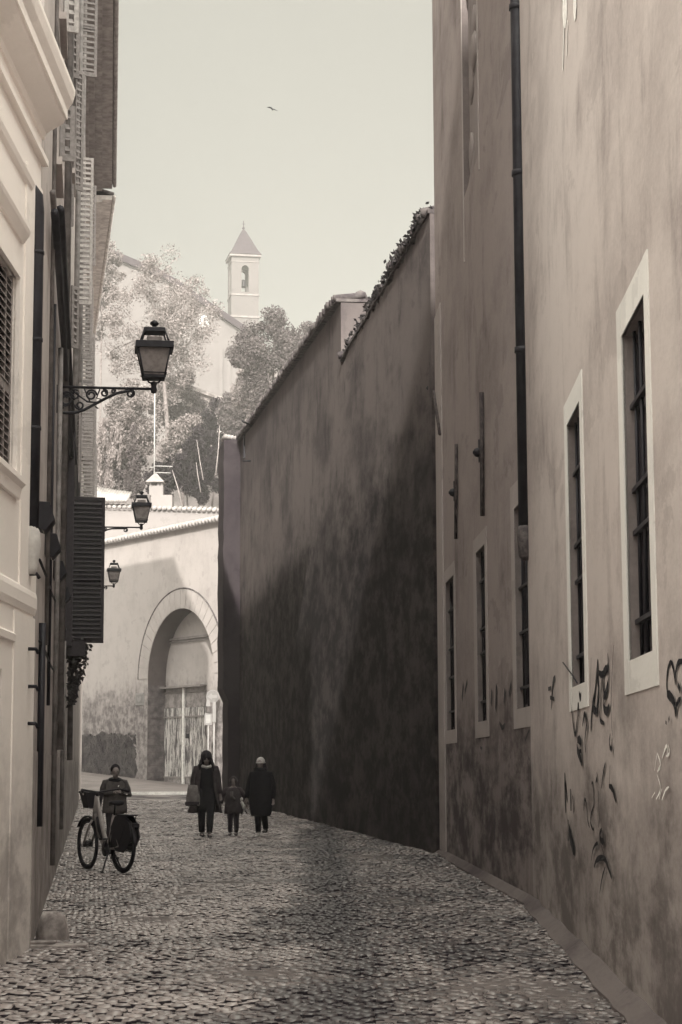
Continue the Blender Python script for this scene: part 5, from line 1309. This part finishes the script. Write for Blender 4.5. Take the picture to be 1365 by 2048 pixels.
m = MB(); m.extr([Vector((a.x, 172, a.z - 6)), Vector((b.x, 172, b.z - 5)), b, a], (0, 8, 0)); m.build('wall', plain('hill_wall', .30, .8, .9), hh)
m = MB(); m.extr([a + Vector((-.3, -.4, 0)), b + Vector((.3, -.4, 0)), b + Vector((.3, -.4, .35)), a + Vector((-.3, -.4, .35))], (0, 9, 0)); m.build('roof', M_['eave_dark'], hh)

# ---------------------------------------------------------------- trees
def leafmat(name, v, var=.35, warm=.8):
    t = NT(name); g_ = t.n.new('ShaderNodeNewGeometry')
    t.color(t.mix(g_.outputs['Random Per Island'], tone(v * (1 + var), warm), tone(v * (1 - var), warm))); t.rough(.7)
    t.b.inputs['Specular IOR Level'].default_value = .2
    return t.m
M_['leaf_pale'] = leafmat('leaf_pale', .18, .3); M_['leaf_mid'] = leafmat('leaf_mid', .085, .35); M_['leaf_dark'] = leafmat('leaf_dark', .02, .35)
M_['bark'] = plain('bark', .16, .8, .9, var=.3, scale=4); M_['bark_pale'] = plain('bark_pale', .3, .7, .9, var=.2, scale=4)
def tree(label, x0, x1, y0, y1, d, mat, nclus=60, nleaf=110, ls=.22, cr=.13, group=None, name='leafy_tree', cat='tree', shape='round', bark='bark', seed=1, trunk_to=None, depth=.6, limbs=9, hollow=0.0):
    """crown fills the pixel box x0..x1, y0..y1 seen at distance d"""
    rg = random.Random(seed)
    TL = P(x0, y0, d); BR = P(x1, y1, d); cx = (TL.x + BR.x) / 2; w = BR.x - TL.x; zt, zb = TL.z, BR.z; h = zt - zb
    gzz = gz(cx, d); zt0_ = min(gzz, zb) - .3
    o = thing(name, label, cat, (cx, d, gzz), 0, group)
    cl = []
    for i in range(nclus):
        while True:
            u, v, k = rg.uniform(-1, 1), rg.uniform(-1, 1), rg.uniform(-1, 1)
            if shape == 'cone':
                wmax = .15 + .85 * (1 - (v + 1) / 2) ** .8
                if math.hypot(u, k) < wmax and math.hypot(u, k) > wmax * .3: break
            elif u * u + v * v + k * k < 1 and u * u + v * v + k * k > hollow: break
        if shape == 'weep' and v < 0: u *= .9
        c = Vector((cx + u * w / 2 * (1 - cr), d + k * w / 2 * depth, (zt + zb) / 2 + v * h / 2 * (1 - cr * .6) * (1 - .25 * abs(u))))
        cl.append((c, min(w, h) * cr * rg.uniform(.55, 1.35)))
    m = MB(); V = []; Fc = []
    for c, r in cl:
        n_ = int(nleaf * 2.2 * rg.uniform(.6, 1.4))
        for j in range(n_):
            dv = Vector((rg.gauss(0, 1), rg.gauss(0, 1), rg.gauss(0, 1))).normalized() * r * rg.random() ** .45
            if shape == 'weep': dv.z *= 2.4; dv.x *= .6
            if shape == 'cone': dv.z *= 1.6
            p = c + dv; a = Vector((rg.gauss(0, 1), rg.gauss(0, 1), rg.gauss(0, 1))).normalized()
            b = a.cross(Vector((rg.gauss(0, 1), rg.gauss(0, 1), rg.gauss(0, 1)))).normalized(); s_ = ls * .62 * rg.uniform(.5, 1.4)
            if shape == 'weep': a = (a + Vector((0, 0, -2))).normalized(); s_ *= 1.2
            k = len(V); V += [p - a * s_, p + b * s_ * .55, p + a * s_, p - b * s_ * .55]; Fc.append((k, k + 1, k + 2, k + 3))
    m.add(V, Fc); m.build('crown', mat, o)
    m = MB(); base = Vector((cx + rg.uniform(-.1, .1) * w, d, zt0_)); mid = Vector((cx, d, zb + h * .45)); top = Vector((cx + rg.uniform(-.1, .1) * w, d, zt - h * .28))
    tr = max(.09, w * .022)
    m.tube([base, (base + mid) / 2 + Vector((w * .03, 0, 0)), mid, top], [tr, tr * .8, tr * .6, tr * .15], 8)
    for i in range(limbs):
        c, r = cl[rg.randrange(len(cl))]; f_ = rg.uniform(.25, .9); s0 = mid.lerp(base, .3 * (1 - f_)) if rg.random() < .5 else mid.lerp(top, f_ * .5)
        m.tube([s0, s0.lerp(c, .5) + Vector((0, 0, -.04 * h * rg.random())), c], [tr * .4, tr * .25, tr * .08], 6)
    m.build('trunk', M_[bark], o)
    return o
G1 = 'trees on the hill'
tree('broad pale feathery tree rising in front of the church roof', 196, 450, 480, 830, 165, M_['leaf_pale'], 135, 85, .16, .085, G1, seed=23, limbs=40)
tree('pale leafy tree whose crown fills the gap below the nearest lantern', 190, 330, 760, 930, 152, M_['leaf_pale'], 70, 120, .16, .11, G1, seed=2, limbs=20)
tree('pale bushy tree just right of the aerial mast', 315, 425, 820, 970, 150, M_['leaf_pale'], 60, 120, .16, .12, G1, seed=3, limbs=14)
tree('drooping pale willow-like tree at the left behind the lean-to roof', 186, 250, 830, 990, 143, M_['leaf_pale'], 50, 110, .16, .10, G1, 'weeping_tree', 'tree', 'weep', seed=4)
tree('small dark cypress between the pale trees', 248, 288, 835, 1000, 141, M_['leaf_mid'], 60, 110, .13, .16, G1, 'cypress', 'tree', 'cone', seed=5, limbs=3)
tree('round bushy tree in front of the bell tower foot', 452, 640, 612, 850, 140, M_['leaf_mid'], 120, 160, .15, .10, G1, seed=6, limbs=20, hollow=.2)
tree('lighter bushy tree left of the round one, against the church', 462, 545, 690, 850, 150, M_['leaf_pale'], 40, 130, .16, .13, G1, seed=7)
tree('bushy tree top rising over the dark garden wall', 560, 690, 640, 800, 136, M_['leaf_mid'], 60, 150, .14, .12, G1, seed=16)
tree('dark tree mass under the low house roof', 385, 480, 800, 960, 160, M_['leaf_dark'], 60, 160, .17, .14, G1, seed=8)
tree('dark tree directly above the right end of the tiled house', 350, 445, 850, 1015, 147, M_['leaf_dark'], 80, 170, .15, .13, G1, seed=9)
tree('dark tree tucked behind the pale tile cap of the wall pier', 420, 500, 860, 1010, 145, M_['leaf_dark'], 60, 160, .15, .13, G1, seed=10)
tree('dark tree behind the upper part of the chimney', 290, 370, 905, 1010, 150, M_['leaf_dark'], 50, 150, .15, .14, G1, seed=11)
tree('mid-toned tree under the church wall', 430, 520, 780, 900, 158, M_['leaf_mid'], 50, 150, .17, .14, G1, seed=12)
tree('pale tree behind the far left eave', 150, 260, 470, 700, 185, M_['leaf_pale'], 60, 110, .19, .11, G1, seed=13, limbs=14)
tree('mid-toned tree low on the hill beneath the nearest lantern bracket', 300, 420, 740, 880, 170, M_['leaf_mid'], 60, 120, .17, .12, G1, seed=14, limbs=14)
tree('dark bush low at the left beyond the lean-to roof', 180, 300, 880, 1000, 156, M_['leaf_mid'], 50, 120, .15, .13, G1, seed=15)
def sapling(label, pts, d, r=.05):
    o = thing('bare_sapling', label, 'sapling', tuple(P(*pts[0], d)), 0, 'bare pale saplings')
    m = MB(); q = [P(*p, d) for p in pts]; m.tube(q, [r * (1 - .6 * i / (len(q) - 1)) for i in range(len(q))], 6); m.build('trunk', M_['bark_pale'], o)
sapling('slanting bare pale sapling right of the chimney', [(365, 1012), (356, 975), (345, 940)], 141)
sapling('bare pale sapling second from the wall pier', [(407, 960), (400, 920), (394, 880)], 141, .04)
sapling('tall bare pale sapling close to the wall pier', [(432, 950), (437, 900), (440, 850)], 141)
sapling('low bare pale sapling between the others', [(402, 985), (396, 950), (393, 925)], 141.5, .04)
# bird
bp = P(545, 218, 90); o = thing('bird', 'tiny dark bird gliding in the open sky', 'bird', tuple(bp))
m = MB(); m.tube([bp + Vector((-.05, -.16, .02)), bp + Vector((-.02, -.06, 0)), bp + Vector((.0, .05, 0)), bp + Vector((.02, .2, -.01))], [.01, .035, .035, .012], 8)
m.ball(bp + Vector((-.05, -.17, .02)), .03, 6); m.build('body', M_['iron'], o)
for s_ in (-1, 1):
    m = MB(); m.add([bp + Vector((0, -.05, .01)), bp + Vector((s_ * .12, -.10, .06 * -s_ + .02)), bp + Vector((s_ * .28, .02, -.09 * s_)), bp + Vector((s_ * .12, .05, .02 - .04 * s_)), bp + Vector((0, .06, .01))], [(0, 1, 2, 3, 4)]); w_ = m.build('wing', M_['iron'], o)
    w_.modifiers.new('s', 'SOLIDIFY').thickness = .008

# ---------------------------------------------------------------- haze
if HAZE:
    m = MB(); m.box((0, 118, 39.2), (300, 470, 81.6)); hm = bpy.data.materials.new('haze'); hm.use_nodes = True
    hn = hm.node_tree; hn.nodes.remove(hn.nodes['Principled BSDF']); pv_ = hn.nodes.new('ShaderNodeVolumePrincipled')
    pv_.inputs['Color'].default_value = (.97, .95, .90, 1); pv_.inputs['Density'].default_value = HAZE; pv_.inputs['Anisotropy'].default_value = 0.0
    hn.links.new(pv_.outputs[0], hn.nodes['Material Output'].inputs['Volume'])
    hz_ = m.build('haze', hm); hz_['kind'] = 'stuff'

# ---------------------------------------------------------------- world and sun
w = bpy.data.worlds.new('World'); sc.world = w; w.use_nodes = True
nt = w.node_tree; bg = nt.nodes['Background']
sky = nt.nodes.new('ShaderNodeTexSky'); sky.sky_type = 'NISHITA'; sky.sun_disc = False
EL = math.atan(.521 / math.hypot(.05, 1))      # sun stands behind the camera, slightly left
sky.sun_elevation = EL; sky.sun_rotation = R(180) + math.atan(.05); sky.altitude = 50; sky.air_density = 1.0; sky.dust_density = 3.0; sky.ozone_density = 1.0
hs = nt.nodes.new('ShaderNodeHueSaturation'); hs.inputs['Saturation'].default_value = SKY_SAT
nt.links.new(sky.outputs[0], hs.inputs['Color'])
mx = nt.nodes.new('ShaderNodeMix'); mx.data_type = 'RGBA'; mx.inputs[0].default_value = SKY_MIX
nt.links.new(hs.outputs[0], mx.inputs[6]); mx.inputs[7].default_value = (SKY_C[0], SKY_C[1], SKY_C[2], 1)
# sky boost added overhead and round the sun to brighten the street walls
tc = nt.nodes.new('ShaderNodeTexCoord'); dp_ = nt.nodes.new('ShaderNodeVectorMath'); dp_.operation = 'DOT_PRODUCT'
nt.links.new(tc.outputs['Generated'], dp_.inputs[0]); dp_.inputs[1].default_value = Vector((0, -.45, .9)).normalized()
mr = nt.nodes.new('ShaderNodeMapRange'); mr.interpolation_type = 'SMOOTHSTEP'
for k_, v_ in (('From Min', .08), ('From Max', .75), ('To Min', 1.0), ('To Max', SKY_TOP)): mr.inputs[k_].default_value = v_
nt.links.new(dp_.outputs['Value'], mr.inputs['Value'])
mu = nt.nodes.new('ShaderNodeVectorMath'); mu.operation = 'SCALE'; nt.links.new(mx.outputs[2], mu.inputs[0]); nt.links.new(mr.outputs[0], mu.inputs['Scale'])
nt.links.new(mu.outputs[0], bg.inputs['Color']); bg.inputs['Strength'].default_value = SKY_STR
sd = bpy.data.lights.new('sun', 'SUN'); sd.energy = SUN; sd.angle = R(.5); sd.color = (1, .95, .86)
so = bpy.data.objects.new('sun', sd); col.objects.link(so)
so.rotation_euler = Vector((.05, 1, -.521)).to_track_quat('-Z', 'Y').to_euler()
sc.view_settings.view_transform = 'Standard'; sc.view_settings.look = 'None'; sc.view_settings.gamma = 1
sc.view_settings.exposure = EXPO
sc.cycles.max_bounces = 8; sc.cycles.diffuse_bounces = 6; sc.cycles.use_denoising = DENOISE
